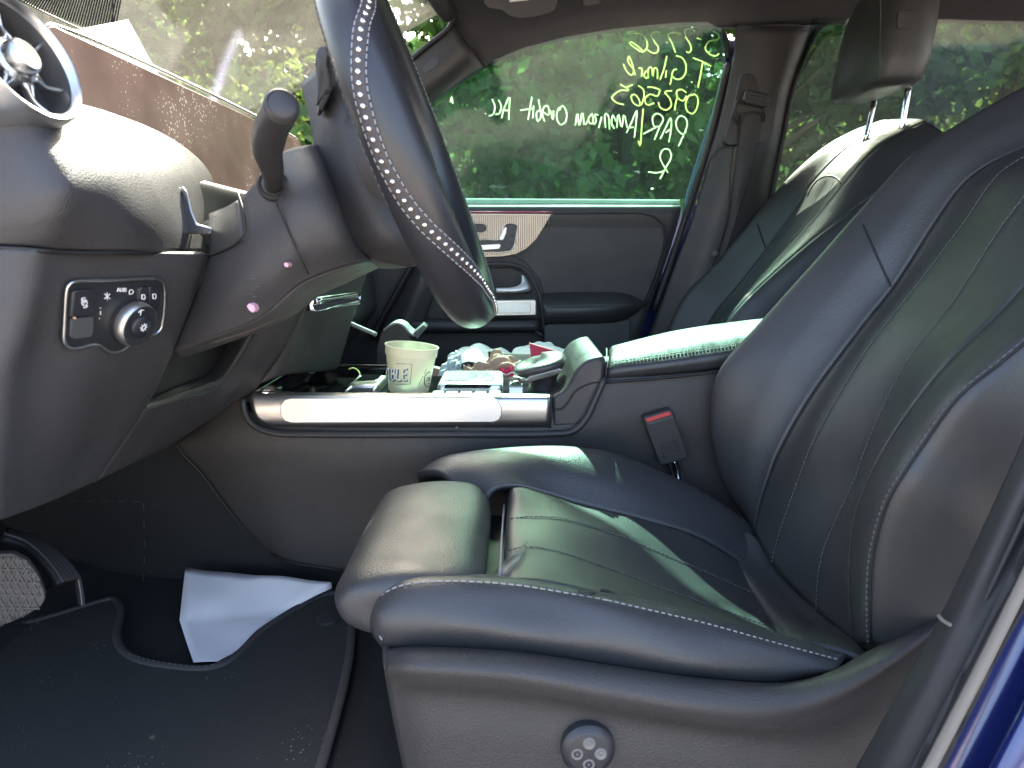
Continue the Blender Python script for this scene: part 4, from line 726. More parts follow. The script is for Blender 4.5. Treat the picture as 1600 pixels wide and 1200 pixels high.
_m2 = dnt.nodes.new('ShaderNodeMix'); _m2.data_type = 'RGBA'; _m2.inputs[7].default_value = (.75, .62, .55, 1); dnt.links.new(_l.outputs[0], _m2.inputs[0]); dnt.links.new(_m1.outputs[2], _m2.inputs[6]); dnt.links.new(_m2.outputs[2], db_.inputs['Base Color'])
dsp = thing('display_screen', 'long dusty display screen standing on the dashboard behind the wheel', 'screen', (-.40, 1.0, 1.05))
DX = -.392
def dpt(y, z): return Vector((DX - .10 * (z - 1.05), y, z))
y0, y1, zt, zb_ = .652, 1.395, 1.186, 1.045
corner = [dpt(y0, zb_), dpt(y0, zt - .014), dpt(y0 + .003, zt - .004), dpt(y0 + .012, zt), dpt(y1 - .012, zt), dpt(y1 - .003, zt - .004), dpt(y1, zt - .014), dpt(y1, zb_)]
prism('screen_glass', corner, (-.006, 0, 0), dm, dsp, .001)
prism('screen_housing', [v + Vector((-.0065, 0, 0)) for v in corner], (-.022, .0, -.002), HARD, dsp, .005, 3)
tube('screen_edge', [v + Vector((-.003, 0, .0006)) for v in corner], .0022, SATIN, dsp, 8, m=90)
# ================================================================== steering column
sc_ = thing('steering_column', 'grey steering column shroud with indicator stalk behind the wheel', 'steering column', P(450, 400, .8))
m0 = [(326, 334, .77), (326, 400, .755), (302, 470, .755), (270, 548, .765)]
m1 = [(372, 312, .74), (378, 380, .705), (364, 450, .705), (342, 523, .735)]
m2 = [(405, 279, .735), (425, 350, .69), (425, 420, .69), (405, 497, .72)]
m3 = [(440, 238, .735), (466, 310, .685), (476, 380, .685), (473, 442, .71)]
m4 = [(478, 227, .745), (512, 300, .70), (536, 370, .70), (546, 414, .725)]
m5 = [(500, 226, .79), (528, 310, .76), (556, 380, .76), (576, 405, .775)]
colm = loft('column_shroud', [m0, m1, m2, m3, m4, m5], SOFT, sc_, 40, 60, thick=.008)
loft('shroud_flap', [[(300, 355, .79), (330, 341, .768), (370, 313, .738)], [(318, 372, .785), (345, 366, .742), (374, 345, .716)], [(330, 392, .77), (352, 395, .728), (378, 375, .703)]], SOFT, sc_, 20, 14, thick=.006)
tube('shroud_seam', [(371, 300, .736), (380, 330, .711), (383, 360, .700), (374, 376, .702), (350, 391, .726), (328, 400, .751)], .0012, RUB, colm, 6)
tube('shroud_seam', [(432, 318, .684), (450, 360, .680), (468, 400, .684), (482, 428, .697)], .0009, RUB, colm, 6)
lw0 = [(270, 549, .768), (342, 524, .737), (405, 498, .722), (440, 472, .715), (473, 443, .712), (510, 427, .718), (546, 415, .727), (576, 406, .777)]
lw1 = [(276, 556, .80), (345, 532, .78), (410, 509, .77), (450, 486, .765), (490, 455, .77), (525, 438, .78), (560, 424, .79), (590, 412, .82)]
lw2 = [(284, 560, .84), (350, 538, .83), (415, 514, .83), (458, 494, .83), (500, 462, .83), (540, 443, .84), (572, 428, .85), (600, 415, .87)]
loft('shroud_underside', [lw0, lw1, lw2], GREY, sc_, 40, 12, thick=.004)
tube('shroud_edge', [(330, 533, .775), (400, 510, .77), (440, 488, .77), (465, 465, .772), (490, 447, .775), (515, 436, .78)], .004, mat('brown_grey', (.07, .055, .052), .6), sc_, 8)
st_ = tube('indicator_stalk', [(427, 290, .70), (425, 265, .665), (418, 232, .635), (424, 200, .61), (438, 172, .585), (440, 166, .58)], .0135, HARD, sc_, 20, m=40, taper=lambda t: .62 + .42 * min(1, t * 1.7) ** 1.3)
tipn = (P(440, 166, .58) - P(430, 190, .603)).normalized()
lathe('stalk_cap', [(.0138, -.003), (.0138, .002), (.0118, .0038), (.0112, .0030), (.0098, .0042), (0, .0046)], frame_of(tipn), P(440, 166, .58), HARD, st_, 32, sh=50)
lathe('stalk_socket', [(.0150, -.008), (.0155, .0), (.0135, .003), (.0110, .001)], frame_of((P(424, 262, .66) - P(427, 290, .70))), P(427, 288, .699), HARD, sc_, 28, False)
for a in ([(447, 410), (451, 413), (449, 418), (444, 416), (443, 411)], [(389, 474), (396, 477), (399, 484), (395, 489), (389, 485), (385, 478)]): prism('gum_spot', [(x, y, .678) for x, y in a], (0, .012, 0), PINK, sc_, .0005)
sc_marks = [[(392 + rng.uniform(-6, 12), 433 + i * 5 + rng.uniform(-2, 2), .685)] * 1 for i in range(7)]
strokes('scuff_marks', [[(a[0][0], a[0][1], .6835), (a[0][0] + rng.uniform(3, 9), a[0][1] + rng.uniform(-2, 2), .6835)] for a in sc_marks], .0004, GREY, colm)
# ================================================================== steering wheel
sw = thing('steering_wheel', 'black leather steering wheel with a studded stitched cover', 'steering wheel', (-.109, .82, 1.099))
WC = Vector((-.109, .82, 1.099)); _tt = math.radians(20.1); WN = Vector((math.cos(_tt), 0, math.sin(_tt))); WL = Vector((0, -1, 0)); WD = Vector((math.sin(_tt), 0, -math.cos(_tt))); WR, wr_ = .1855, .0265
def rimp(ph, psi, r=wr_):
    rad = WL * math.cos(ph) + WD * math.sin(ph); return WC + rad * WR + (WN * math.cos(psi) + rad * math.sin(psi)) * r
V = [rimp(2 * math.pi * i / 120, 2 * math.pi * j / 28) for i in range(120) for j in range(28)]
F = grid_faces(120, 28, True) + [((119 * 28) + j, 119 * 28 + (j + 1) % 28, (j + 1) % 28, j) for j in range(28)]
rim = obj('rim', md('rim', V, [f[::-1] for f in F]), WHEELM, sw)
sp2 = np.array([(-60, -30), (-40, 5), (-27.5, 40), (-21.5, 66), (-15, 87), (-11, 99), (-6.5, 109), (.5, 117), (8, 119), (15, 112), (20, 104), (26.5, 87), (31.5, 71), (36.5, 56), (44.5, 35), (54.5, 15), (72, 4), (85, 28), (100, 60), (130, 60)], float)
def band(ph): return np.interp(ph, sp2[:, 0], sp2[:, 1])
phs = np.linspace(-58, 128, 120)
rows = [[rimp(math.radians(p), math.radians(band(p) + d), wr_ + .0012) for p in phs] for d in (-13, -7, 0, 7, 13)]
bnd = loft('studded_band', rows, mat('band_leather', (.045, .038, .040), .55, grain=('leather', 500, .3)), sw, 120, 9, thick=.001)
for d in (-14.5, 14.5):
    pts = [rimp(math.radians(p), math.radians(band(p) + d), wr_ + .0006) for p in phs]
    stitch('band_stitching', pts, THREAD, sw, .0045, .0022, .00075, lift=.0004)
STM = mat('stud_metal', (.85, .83, .80), .18, 1)
sme = None; s = -56.0; lastp = None
fine = np.linspace(-56, 126, 3000); pp = [rimp(math.radians(p), math.radians(band(p)), wr_ + .0016) for p in fine]; acc = 0; nxt = 0; prev = pp[0]
for p, q in zip(fine, pp):
    acc += (q - prev).length; prev = q
    if acc >= nxt:
        nxt += .0092; rad = WL * math.cos(math.radians(p)) + WD * math.sin(math.radians(p)); ps3 = math.radians(band(p)); nn = WN * math.cos(ps3) + rad * math.sin(ps3)
        if sme is None:
            prof = [(.0024, -.0006), (.0024, .0003), (.0019, .0011), (.0010, .0015), (0, .0016)]; VV = [(r * math.cos(6.2832 * k / 12), r * math.sin(6.2832 * k / 12), h) for r, h in prof for k in range(12)]
            sme = md('stud', VV, grid_faces(5, 12, True)); sme.materials.append(STM)
        o = obj('stud', sme, None, bnd, True, q); o.rotation_euler = nn.to_track_quat('Z', 'Y').to_euler()
# seams of the rim leather on front and back
phf = np.linspace(-150, 150, 160)
stitch('rim_stitching', [rimp(math.radians(p), math.radians(165), wr_ + .0003) for p in np.linspace(-70, 20, 60)], THREADD, sw, .005, .003, .0006)
stitch('rim_stitching', [rimp(math.radians(p), math.radians(-8), wr_ + .0003) for p in np.linspace(100, 250, 100)], THREAD, sw, .0045, .0025, .0007)
# hub, airbag cover and spokes
hubM = frame_of(WN)
lathe('airbag_cover', [(.078, -.055), (.084, -.03), (.080, -.008), (.06, .008), (.03, .014), (0, .015)], hubM, WC, SOFT, sw, 48)
for a in (math.radians(12), math.radians(168), math.radians(90)):
    rad = WL * math.cos(a) + WD * math.sin(a); tan = WL * -math.sin(a) + WD * math.cos(a); w = .022
    prism('spoke', [WC + rad * .06 + tan * w - WN * .014, WC + rad * .178 + tan * w * .7 - WN * .006, WC + rad * .178 - tan * w * .7 - WN * .006, WC + rad * .06 - tan * w - WN * .014], -WN * .016, GLOSSB if a > 1.6 or a < 1 else SATIN, sw, .003)
n0 = [(470, 130, .83), (486, 200, .80), (494, 245, .78), (508, 310, .77), (545, 378, .77), (580, 405, .785), (640, 418, .80)]
n1 = [(520, 90, .79), (536, 180, .755), (556, 255, .75), (582, 320, .75), (615, 372, .755), (640, 396, .775), (690, 410, .80)]
n2 = [(570, 70, .80), (592, 180, .78), (618, 255, .78), (640, 315, .785), (668, 365, .79), (690, 386, .81), (720, 400, .84)]
loft('hub_shell', [n0, n1, n2], SOFT, sw, 40, 24, thick=.01)
loft('hub_underside', [[(470, 395, .80), (575, 406, .785), (640, 392, .78), (700, 388, .80)], [(500, 400, .84), (585, 415, .82), (650, 405, .82), (700, 400, .84)], [(540, 408, .9), (605, 420, .88), (665, 414, .88), (720, 410, .9)]], GREY, sw, 24, 12, thick=.006)
loft('shift_paddle', [[(493, 100, .74), (494, 84, .738), (500, 74, .736), (508, 72, .735)], [(495, 120, .745), (500, 105, .735), (507, 90, .732), (511, 80, .732)], [(496, 145, .75), (502, 130, .742), (508, 115, .736), (511, 100, .734)], [(494, 165, .755), (498, 158, .752), (504, 150, .745), (509, 140, .74)]], SOFT, sw, 20, 20, thick=.008)
prism('paddle_bracket', [(510, 88, .745), (520, 86, .745), (524, 130, .745), (505, 172, .75), (498, 174, .75), (498, 164, .75), (508, 140, .745)], (-.01, .03, 0), RUB, sw, .002)
# ================================================================== centre console
cc = thing('center_console', 'black center console with aluminium side trim, storage tray and leather armrest', 'console', (0, 1.2, .40))
t0 = [(296, 678, 1.15), (345, 640, 1.125), (390, 612, 1.115), (500, 616, 1.11), (700, 618, 1.11), (860, 620, 1.11), (950, 590, 1.11), (1080, 578, 1.11), (1280, 556, 1.11)]
t1 = [(276, 692, 1.14), (340, 690, 1.112), (420, 690, 1.098), (520, 690, 1.095), (700, 690, 1.095), (860, 688, 1.095), (950, 655, 1.10), (1080, 650, 1.10), (1280, 640, 1.10)]
t2 = [(316, 742, 1.145), (390, 738, 1.112), (470, 728, 1.098), (580, 722, 1.095), (720, 716, 1.095), (860, 714, 1.10), (950, 712, 1.105), (1080, 715, 1.105), (1280, 720, 1.105)]
t3 = [(358, 798, 1.15), (430, 798, 1.12), (500, 792, 1.11), (600, 788, 1.108), (740, 785, 1.108), (860, 785, 1.108), (950, 790, 1.11), (1080, 800, 1.11), (1280, 800, 1.11)]
t4 = [(408, 856, 1.155), (450, 876, 1.13), (520, 890, 1.12), (620, 895, 1.115), (740, 900, 1.115), (860, 900, 1.115), (950, 900, 1.115), (1080, 900, 1.115), (1280, 900, 1.115)]
side = loft('side_panel', [t0, t1, t2, t3, t4], PLAS, cc, 70, 40, thick=.01)
tube('panel_edge', [(a[0], a[1], a[2] - .001) for a in (t0[0], t1[0], t2[0], t3[0], t4[0])] + [(450, 877, 1.128), (530, 891, 1.118)], .0016, RUB, side, 6)
tube('trim_ledge', [(380, 622, 1.098), (383, 645, 1.094), (396, 664, 1.09), (425, 676, 1.087), (500, 679, 1.086), (700, 679, 1.086), (860, 678, 1.086), (895, 674, 1.086), (915, 655, 1.088), (932, 620, 1.092), (944, 592, 1.098)], .0055, HARD, cc, 10, m=90)
tr = loft('side_trim', [[(396, 613, 1.103), (500, 613, 1.103), (700, 614, 1.103), (859, 616, 1.103)], [(392, 619, 1.089), (500, 619, 1.087), (700, 620, 1.087), (859, 621.5, 1.087)], [(392, 632, 1.084), (500, 632, 1.082), (700, 633, 1.082), (859, 634, 1.082)], [(398, 650, 1.084), (500, 650, 1.082), (700, 650, 1.082), (858, 651, 1.082)], [(412, 661, 1.087), (500, 662, 1.085), (700, 662, 1.085), (858, 662, 1.085)], [(428, 666, 1.095), (500, 668, 1.094), (700, 668, 1.094), (858, 668, 1.094)]], ALU, cc, 70, 24, thick=.006)
pill = [(437, 641), (439, 631), (445, 624), (455, 622), (770, 623), (779, 627), (784, 636), (784, 648), (780, 656), (771, 660), (455, 661), (445, 658), (439, 651)]
prism('trim_inlay', [(x, y, 1.0805) for x, y in pill], (0, .006, 0), ALU2, tr, .0012)
tube('trim_end_gap', [(860.5, 616, 1.085), (860.5, 640, 1.08), (859.5, 669, 1.09)], .0014, RUB, tr, 6)
prism('trim_arrow', [(711, 669, 1.080), (713, 665.5, 1.080), (716, 669, 1.080)], (0, .002, 0), BEAD, tr)
# tray deck
zd = .737
box('tray_floor', (-.18, 1.225, zd - .008), (.52, .235, .016), GLOSSB, cc, bevel=.003)
box('tray_far_wall', (-.30, 1.348, zd + .004), (.28, .014, .026), GLOSSB, cc, bevel=.004)
box('tray_near_rail', (-.165, 1.106, zd + .006), (.45, .012, .02), HARD, cc, bevel=.003)
tube('tray_rim', [v3(-.43, 1.12, zd + .012), v3(-.425, 1.2, zd + .016), v3(-.40, 1.32, zd + .024), v3(-.36, 1.343, zd + .020), v3(-.16, 1.343, zd + .018)], .003, GLOSSB, cc, 8, m=30)
prism('tray_lid_edge', [(410, 606, 1.14), (478, 578, 1.30), (492, 577, 1.31), (492, 584, 1.31), (440, 604, 1.16), (420, 610, 1.13)], (0, .0, -.01), GLOSSB, cc, .002)
box('tray_catch', P(487, 579, 1.30), (.012, .012, .012), SATIN, cc, bevel=.003)
box('passenger_side_wall', (0.06, 1.345, .565), (.95, .02, .32), PLAS, cc, bevel=.006)
# cup holder insert and wrist rest lit by the sun
cu = box('cup_holder_frame', P(575, 601, 1.22) + Vector((0, 0, .0)), (.055, .09, .018), SATIN, cc, bevel=.005, seg=3)
box('cup_holder_lid', P(577, 592, 1.24), (.038, .06, .006), GLOSSB, cu, bevel=.002)
tube('cup_holder_strut', [(540, 612, 1.15), (556, 600, 1.2), (567, 593, 1.25)], .003, SATIN, cu)
tube('cup_holder_strut', [(583, 612, 1.15), (592, 600, 1.2), (600, 594, 1.25)], .003, SATIN, cu)
wrr = box('touchpad_rest', P(737, 598, 1.215), (.112, .12, .022), ALU2, cc, bevel=.008, seg=4)
box('touchpad', P(735, 590, 1.22) + Vector((0, 0, .0015)), (.088, .09, .006), mat('touchpad_black', (.05, .055, .055), .35), wrr, bevel=.002)
prism('rest_slot', [(696, 601, 1.150), (764, 601, 1.150), (768, 604, 1.150), (764, 607, 1.150), (694, 607, 1.150)], (0, .006, 0), GLOSSB, wrr, .001)
for i in range(5): box('preset_key', v3(-.125 + i * .024, 1.135, zd + .008), (.021, .02, .010), SATIN, cc, bevel=.002)
lathe('media_roller', [(.0, -.022), (.012, -.022), (.013, -.018), (.013, .018), (.012, .022), (0, .022)], frame_of((0, 1, 0)), P(806, 602, 1.23), CHROME, cc, 24)
# palm rest knob
kx = P(845, 606, 1.2); ks = thing_part = None
rings = []
for z, rx, ry, ox in ((-.006, .029, .037, .005), (-.001, .028, .036, .005), (.002, .0225, .031, .005), (.012, .022, .031, .005), (.021, .0255, .036, .004), (.029, .035, .046, .002), (.035, .042, .052, -.001), (.040, .0445, .054, -.003)):
    rings.append([kx + Vector((ox + rx * math.copysign(abs(math.cos(a)) ** .75, math.cos(a)), ry * math.copysign(abs(math.sin(a)) ** .75, math.sin(a)), z + .27 * (rx * math.cos(a)) * max(0, z) / .040)) for a in [6.28318 * k / 40 for k in range(40)]])
V = [v for r in rings for v in r]; F = grid_faces(len(rings), 40, True) + [tuple(range((len(rings) - 1) * 40, len(rings) * 40))]
pk = obj('palm_knob', md('palm_knob', V, F), HARD, cc); sharp(pk, 40)
top = []
for s_, h in ((1.01, .0), (1.035, .003), (1.0, .0075), (.85, .0105), (.5, .012), (.1, .0125)):
    top.append([Vector((kx.x - .003, kx.y, kx.z)) + (v - Vector((kx.x - .003, kx.y, kx.z))) * 1 + (Vector((kx.x - .003, kx.y, v.z)) - v) * (1 - s_) + Vector((0, 0, h)) for v in rings[-1]])
V = [v for r in top for v in r]; F = grid_faces(len(top), 40, True) + [tuple(range(5 * 40, 6 * 40))]
obj('knob_pad', md('knob_pad', V, F), LEATH, pk)
_kp = lambda x, z: kx + Vector((x, -.0495 - (.004 if z > .03 else 0), z + .27 * x))
prism('knob_plate', [_kp(-.028, .031), _kp(-.022, .0365), _kp(.028, .0365), _kp(.034, .033), _kp(.031, .029), _kp(.022, .0265), _kp(-.020, .0265)], (0, .008, 0), ALU2, pk, .001)
# riser and armrest
r0 = [Vector(v) for v in cr([(862, 619, 1.104), (878, 612, 1.104), (890, 598, 1.104), (899, 580, 1.104), (912, 566, 1.104), (928, 559, 1.104), (946, 556, 1.104)], 16)]
rise = prism('console_riser', r0 + [(947, 570, 1.104), (944, 596, 1.104), (930, 640, 1.10), (918, 662, 1.098), (900, 668, 1.097), (862, 669, 1.097)], (0, .24, .0), HARD, cc, .012, 4)
tube('riser_seam', [(862, 640, 1.0965), (878, 639, 1.0965), (888, 628, 1.0975), (900, 611, 1.0985), (918, 601, 1.10), (944, 595, 1.103)], .0013, RUB, rise, 6)
arms = [[(950, 600, 1.36), (1060, 586, 1.36), (1250, 570, 1.36)], [(951, 556, 1.345), (1060, 530, 1.345), (1250, 505, 1.345)], [(950, 545, 1.30), (1060, 519, 1.30), (1250, 494, 1.30)], [(950, 543, 1.22), (1060, 517, 1.22), (1250, 491, 1.22)], [(950, 555, 1.14), (1060, 536, 1.14), (1250, 508, 1.14)], [(949, 567, 1.118), (1060, 551, 1.116), (1250, 522, 1.116)], [(948, 582, 1.104), (1060, 568, 1.098), (1250, 540, 1.098)], [(947, 594, 1.112), (1060, 584, 1.108), (1250, 562, 1.108)]]
am = loft('armrest', arms, LEATH, cc, 50, 50, thick=.01, tuck={'u0': (.006, .010)})
stitch('armrest_stitching', tw(arms[5], .0012), THREADD, am, .004, .002, .0007)
tube('armrest_gap', [(948, 545, 1.23), (948, 558, 1.13), (947.5, 570, 1.102), (946, 597, 1.101)], .0018, RUB, cc, 6)
tube('armrest_lower_gap', [(944, 598, 1.102), (1060, 588, 1.10), (1140, 578, 1.098), (1250, 566, 1.098)], .0024, RUB, cc, 6)
prism('armrest_box', [v3(.17, 1.12, .42), v3(.60, 1.12, .42), v3(.60, 1.12, .80), v3(.17, 1.12, .775)], (0, .22, 0), PLAS, cc)
# centre stack with chrome climate toggle
st1 = loft('center_stack', [[(330, 560, 1.13), (345, 600, 1.13), (350, 640, 1.13)], [(455, 440, 1.11), (425, 500, 1.11), (400, 560, 1.11), (385, 610, 1.115)], [(495, 420, 1.115), (472, 480, 1.11), (450, 540, 1.112), (432, 590, 1.12)], [(540, 412, 1.24), (520, 470, 1.24), (498, 535, 1.24), (482, 582, 1.24)], [(582, 405, 1.36), (562, 460, 1.36), (542, 530, 1.36), (528, 578, 1.36)], [(560, 405, 1.40), (540, 460, 1.40), (520, 530, 1.40), (500, 578, 1.40)]], SOFT, cc, 30, 36, thick=.01)
tog = thing_part = prism('climate_toggle', [(486, 476, 1.12), (492, 465, 1.12), (558, 455, 1.31), (565, 460, 1.31), (563, 470, 1.31), (497, 486, 1.12), (488, 484, 1.12)], (-.02, 0, 0), CHROME, cc, .003, 3)
tube('toggle_ridge', [(494, 471, 1.105), (528, 466, 1.20), (560, 461, 1.30)], .0045, CHROME, tog)
tube('toggle_lower_bar', [(486, 484, 1.12), (525, 478, 1.21), (560, 473, 1.30)], .0038, SATIN, cc, 8)
# ================================================================== passenger footwell bits
tube_p = thing('door_edge_trim', 'curved black rubber trim of passenger door edge beyond the center stack', 'trim', P(600, 520, 1.86))
loft('trim_face', [[(655, 400, 1.86), (640, 430, 1.86), (612, 480, 1.86), (585, 530, 1.86)], [(670, 402, 1.83), (655, 440, 1.83), (635, 490, 1.83), (615, 540, 1.83)], [(690, 405, 1.85), (685, 440, 1.85), (668, 490, 1.85), (650, 540, 1.85)]], HARD, tube_p, 20, 14, thick=.01)
tube('trim_bead', [(650, 400, 1.85), (634, 430, 1.85), (606, 480, 1.85), (580, 530, 1.85)], .007, RUB, tube_p)
br_ = thing('folded_bracket', 'grey folded plastic bracket catching green sunlight behind the white cup', 'bracket', P(630, 540, 1.48))
loft('bracket_strap', [[(598, 515, 1.47), (608, 508, 1.47), (620, 504, 1.47), (630, 508, 1.47), (640, 519, 1.47), (648, 524, 1.47)], [(605, 512, 1.56), (614, 503, 1.56), (625, 499, 1.56), (636, 503, 1.56), (646, 513, 1.56), (655, 517, 1.56)]], mat('grey_bracket', (.22, .22, .22), .5), br_, 30, 8, thick=.004)
prism('bracket_tab', [(645, 521, 1.47), (661, 507, 1.50), (667, 512, 1.50), (652, 530, 1.47)], (0, .02, .004), GREY, br_, .001)
prism('bracket_side', [(588, 545, 1.475), (594, 524, 1.475), (600, 515, 1.475), (610, 508, 1.475), (620, 505, 1.475), (630, 509, 1.475), (640, 520, 1.475), (640, 580, 1.475), (588, 580, 1.475)], (0, .03, 0), HARD, br_, .002)
gl = tube('footwell_lit_edge', [(536, 500, 1.44), (560, 511, 1.44), (588, 523, 1.44)], .0045, mat('lit_edge_grey', (.30, .29, .28), .5), None, 8)  # pale grey paints in the sunlight on this edge
tag(gl, 'thin edge coloured pale as if sunlit, slanting across the dark passenger footwell', 'bar')
# ================================================================== cup
cup = thing('plastic_cup', 'cream plastic cup with boxed blue lettering standing in console tray', 'cup', P(640, 610, 1.205))
CUPM, cnt, cb_ = newmat('cream_plastic'); cb_.inputs['Base Color'].default_value = (.80, .77, .62, 1); cb_.inputs['Roughness'].default_value = .38; cb_.inputs['Subsurface Weight'].default_value = .0
_t2 = cnt.nodes.new('ShaderNodeBsdfTranslucent'); _t2.inputs[0].default_value = (.84, .82, .68, 1); _mm = cnt.nodes.new('ShaderNodeMixShader'); _mm.inputs[0].default_value = .35
cnt.links.new(cb_.outputs[0], _mm.inputs[1]); cnt.links.new(_t2.outputs[0], _mm.inputs[2]); cnt.links.new(_mm.outputs[0], cnt.nodes['Material Output'].inputs[0])
cb0 = P(638, 613, 1.205); ctop = P(641, 539, 1.205); cax = (ctop - cb0); ch = cax.length; CM = frame_of(Vector((cax.x + .003, 0, cax.z)).normalized(), (0, -1, 0))
R0, R1 = .0355, .0455
cprof = [(R0 - .004, .0), (R0, .003), (R0 + (R1 - R0) * .75, ch * .75), (R1 - .0012, ch * .80), (R1, ch * .805), (R1 + .0005, ch * .965), (R1 + .0022, ch * .975), (R1 + .0022, ch * .995), (R1 + .0004, ch), (R1 - .0012, ch * .985), (R1 - .002, ch * .80), (R0 - .001, .005), (0, .004)]
lathe('cup_wall', cprof, CM, cb0, CUPM, cup, 64, False, 40)
def onc(px, py, o=.0006):      # a point of the cup's surface seen at a pixel
    d = ray(px, py).normalized(); oo = CM.inverted() @ (CAM - cb0); dd = CM.inverted() @ d; k = (R1 - R0) / ch; r0 = R0 + o
    a = dd.x ** 2 + dd.y ** 2 - (k * dd.z) ** 2; b = 2 * (oo.x * dd.x + oo.y * dd.y - k * dd.z * (r0 + k * oo.z)); c = oo.x ** 2 + oo.y ** 2 - (r0 + k * oo.z) ** 2
    D = b * b - 4 * a * c; t = (-b - math.sqrt(max(D, 0))) / (2 * a); return CAM + d * t
ct = lambda x, y, o=.0006: onc(580 + x / 10 + .5, 510 + y / 10, o)
LET = {'A': [[(228, 835), (255, 660), (268, 660), (285, 835)], [(240, 775), (276, 778)]], 'B': [[(318, 660), (312, 832)], [(318, 660), (350, 665), (358, 700), (340, 735), (318, 740)], [(330, 740), (362, 755), (362, 810), (340, 832), (312, 832)]], 'L': [[(398, 662), (396, 832), (455, 834)]], 'E': [[(552, 665), (496, 662), (494, 834), (550, 836)], [(496, 745), (540, 748)]]}
for nm, dx, dy, r, m, o in (('letter_shadow', 18, 9, .0022, INKB, .0004), ('letter', 0, 0, .0017, mat('cream_print', (.80, .80, .66), .6), .0016)):
    strokes(nm, [[ct(x + dx, y + dy, o) for x, y in l] for g_ in LET.values() for l in g_], r, m, cup, 6, .35)
strokes('printed_frame', [[ct(x, y) for x, y in ((205, 575), (420, 583), (634, 590))], [ct(x, y) for x, y in ((634, 590), (618, 740), (604, 902))], [ct(x, y) for x, y in ((604, 902), (420, 905), (225, 900))]], .0004, INKD, cup)
strokes('printed_emblem', [[ct(x, y) for x, y in ((925, 715), (880, 720), (840, 770), (825, 850), (840, 920), (880, 945), (905, 930))], [ct(880, 800), ct(905, 810), ct(900, 840), ct(875, 850)], [ct(885, 900), ct(905, 890)]], .0007, INKD, cup)
strokes('printed_lettering', [[ct(735 + i * 10.5, 915 - i * 21), ct(743 + i * 10.5, 905 - i * 21)] for i in range(12) if i != 7], .0007, INKD, cup)
# ================================================================== loose things beyond the console
def crumple(name, pts, mt, label, cat, amp=.006, n=26, group=None):
    g = surf([[vv(a) for a in r] for r in pts], n, n); nn = nrm(g); f = np.zeros((n, n))
    U, Vv = np.meshgrid(np.linspace(0, 1, n), np.linspace(0, 1, n), indexing='ij')
    for k in range(7):
        a = rng.uniform(0, 6.28); q = (U * math.cos(a) + Vv * math.sin(a)) * rng.uniform(2, 5) + rng.uniform(0, 1); f += np.abs((q % 1) - .5) - .25
    g = g + nn * (f * amp)[..., None]
    o = obj(name, md(name, g.reshape(-1, 3), grid_faces(n, n)), mt, None); sharp(o, 18); o.modifiers.new('s', 'SOLIDIFY').thickness = .0008
    return tag(o, label, cat)
crumple('paper_sheet', [[(690, 590, 1.44), (720, 566, 1.44), (780, 575, 1.44), (860, 585, 1.44)], [(715, 552, 1.56), (735, 540, 1.56), (780, 550, 1.56), (850, 558, 1.56)], [(725, 545, 1.66), (760, 542, 1.66), (800, 552, 1.66), (850, 548, 1.66)]], PAPER, 'crumpled white paper at the left of the litter pile on passenger seat', 'paper')
crumple('plastic_bag', [[(678, 595, 1.42), (700, 592, 1.42), (725, 590, 1.42)], [(692, 572, 1.45), (708, 568, 1.44), (722, 574, 1.44)], [(706, 556, 1.48), (714, 550, 1.48), (722, 556, 1.47)]], FOILM, 'pale blue grey plastic bag bunched next to the white cup', 'bag', .008)
crumple('brown_bag', [[(720, 588, 1.41), (760, 590, 1.40), (800, 592, 1.40), (820, 592, 1.41)], [(730, 572, 1.44), (765, 574, 1.41), (790, 566, 1.41), (812, 572, 1.42)], [(745, 578, 1.47), (768, 560, 1.45), (780, 549, 1.45), (806, 566, 1.46)]], TAN, 'crumpled brown paper bag in the middle of the litter pile', 'paper bag', .012)
crumple('pink_wrapper', [[(770, 593, 1.39), (795, 595, 1.385), (825, 594, 1.39)], [(776, 583, 1.40), (795, 578, 1.39), (815, 583, 1.395)], [(786, 575, 1.42), (800, 571, 1.41), (812, 577, 1.415)]], PINKC, 'crumpled bright pink wrapper beside the palm rest knob', 'wrapper', .008)
tube('wrapper_print', [(774, 589, 1.383), (784, 583, 1.382), (792, 586, 1.38), (800, 582, 1.38), (810, 588, 1.38), (820, 588, 1.38)], .0012, WHITEM, bpy.data.objects['pink_wrapper'])
crumple('paper_sheet', [[(820, 562, 1.50), (860, 562, 1.50), (905, 566, 1.50)], [(800, 549, 1.58), (850, 545, 1.58), (900, 553, 1.58)], [(826, 541, 1.64), (838, 534, 1.64), (895, 550, 1.64)]], PAPER, 'white paper sheet sticking up behind the red card', 'paper', .004)
rc = prism('red_card', [(827, 536, 1.47), (897, 558, 1.47), (884, 600, 1.42), (832, 580, 1.43)], (0, .003, .001), REDC, None, .0004); tag(rc, 'dark red card leaning behind the palm rest knob', 'card')
cl_ = prism('clear_wallet', [(786, 553, 1.46), (832, 554, 1.46), (830, 568, 1.44), (800, 566, 1.44)], (0, .002, .001), mat('smoky_film', (.12, .10, .10), .2), None); tag(cl_, 'smoky brown film packet between brown bag and red card', 'packet')
lt_ = prism('lighter', [(762, 550, 1.45), (767, 549, 1.45), (769, 559, 1.45), (764, 562, 1.45)], (0, .012, 0), GLOSSB, None, .001); tag(lt_, 'tiny black and yellow lighter between white paper and brown bag', 'lighter')
tube('yellow_mark', [(766, 554, 1.448), (772, 552, 1.448)], .002, mat('yellow_plastic', (.7, .55, .05), .5), lt_)
bx_ = prism('brown_wallet', [(655, 582, 1.45), (668, 572, 1.45), (688, 576, 1.45), (690, 590, 1.43), (655, 592, 1.43)], (0, .02, 0), mat('reddish_leather', (.20, .08, .06), .6), None, .003); tag(bx_, 'reddish brown wallet edge just beyond the white cup', 'wallet')
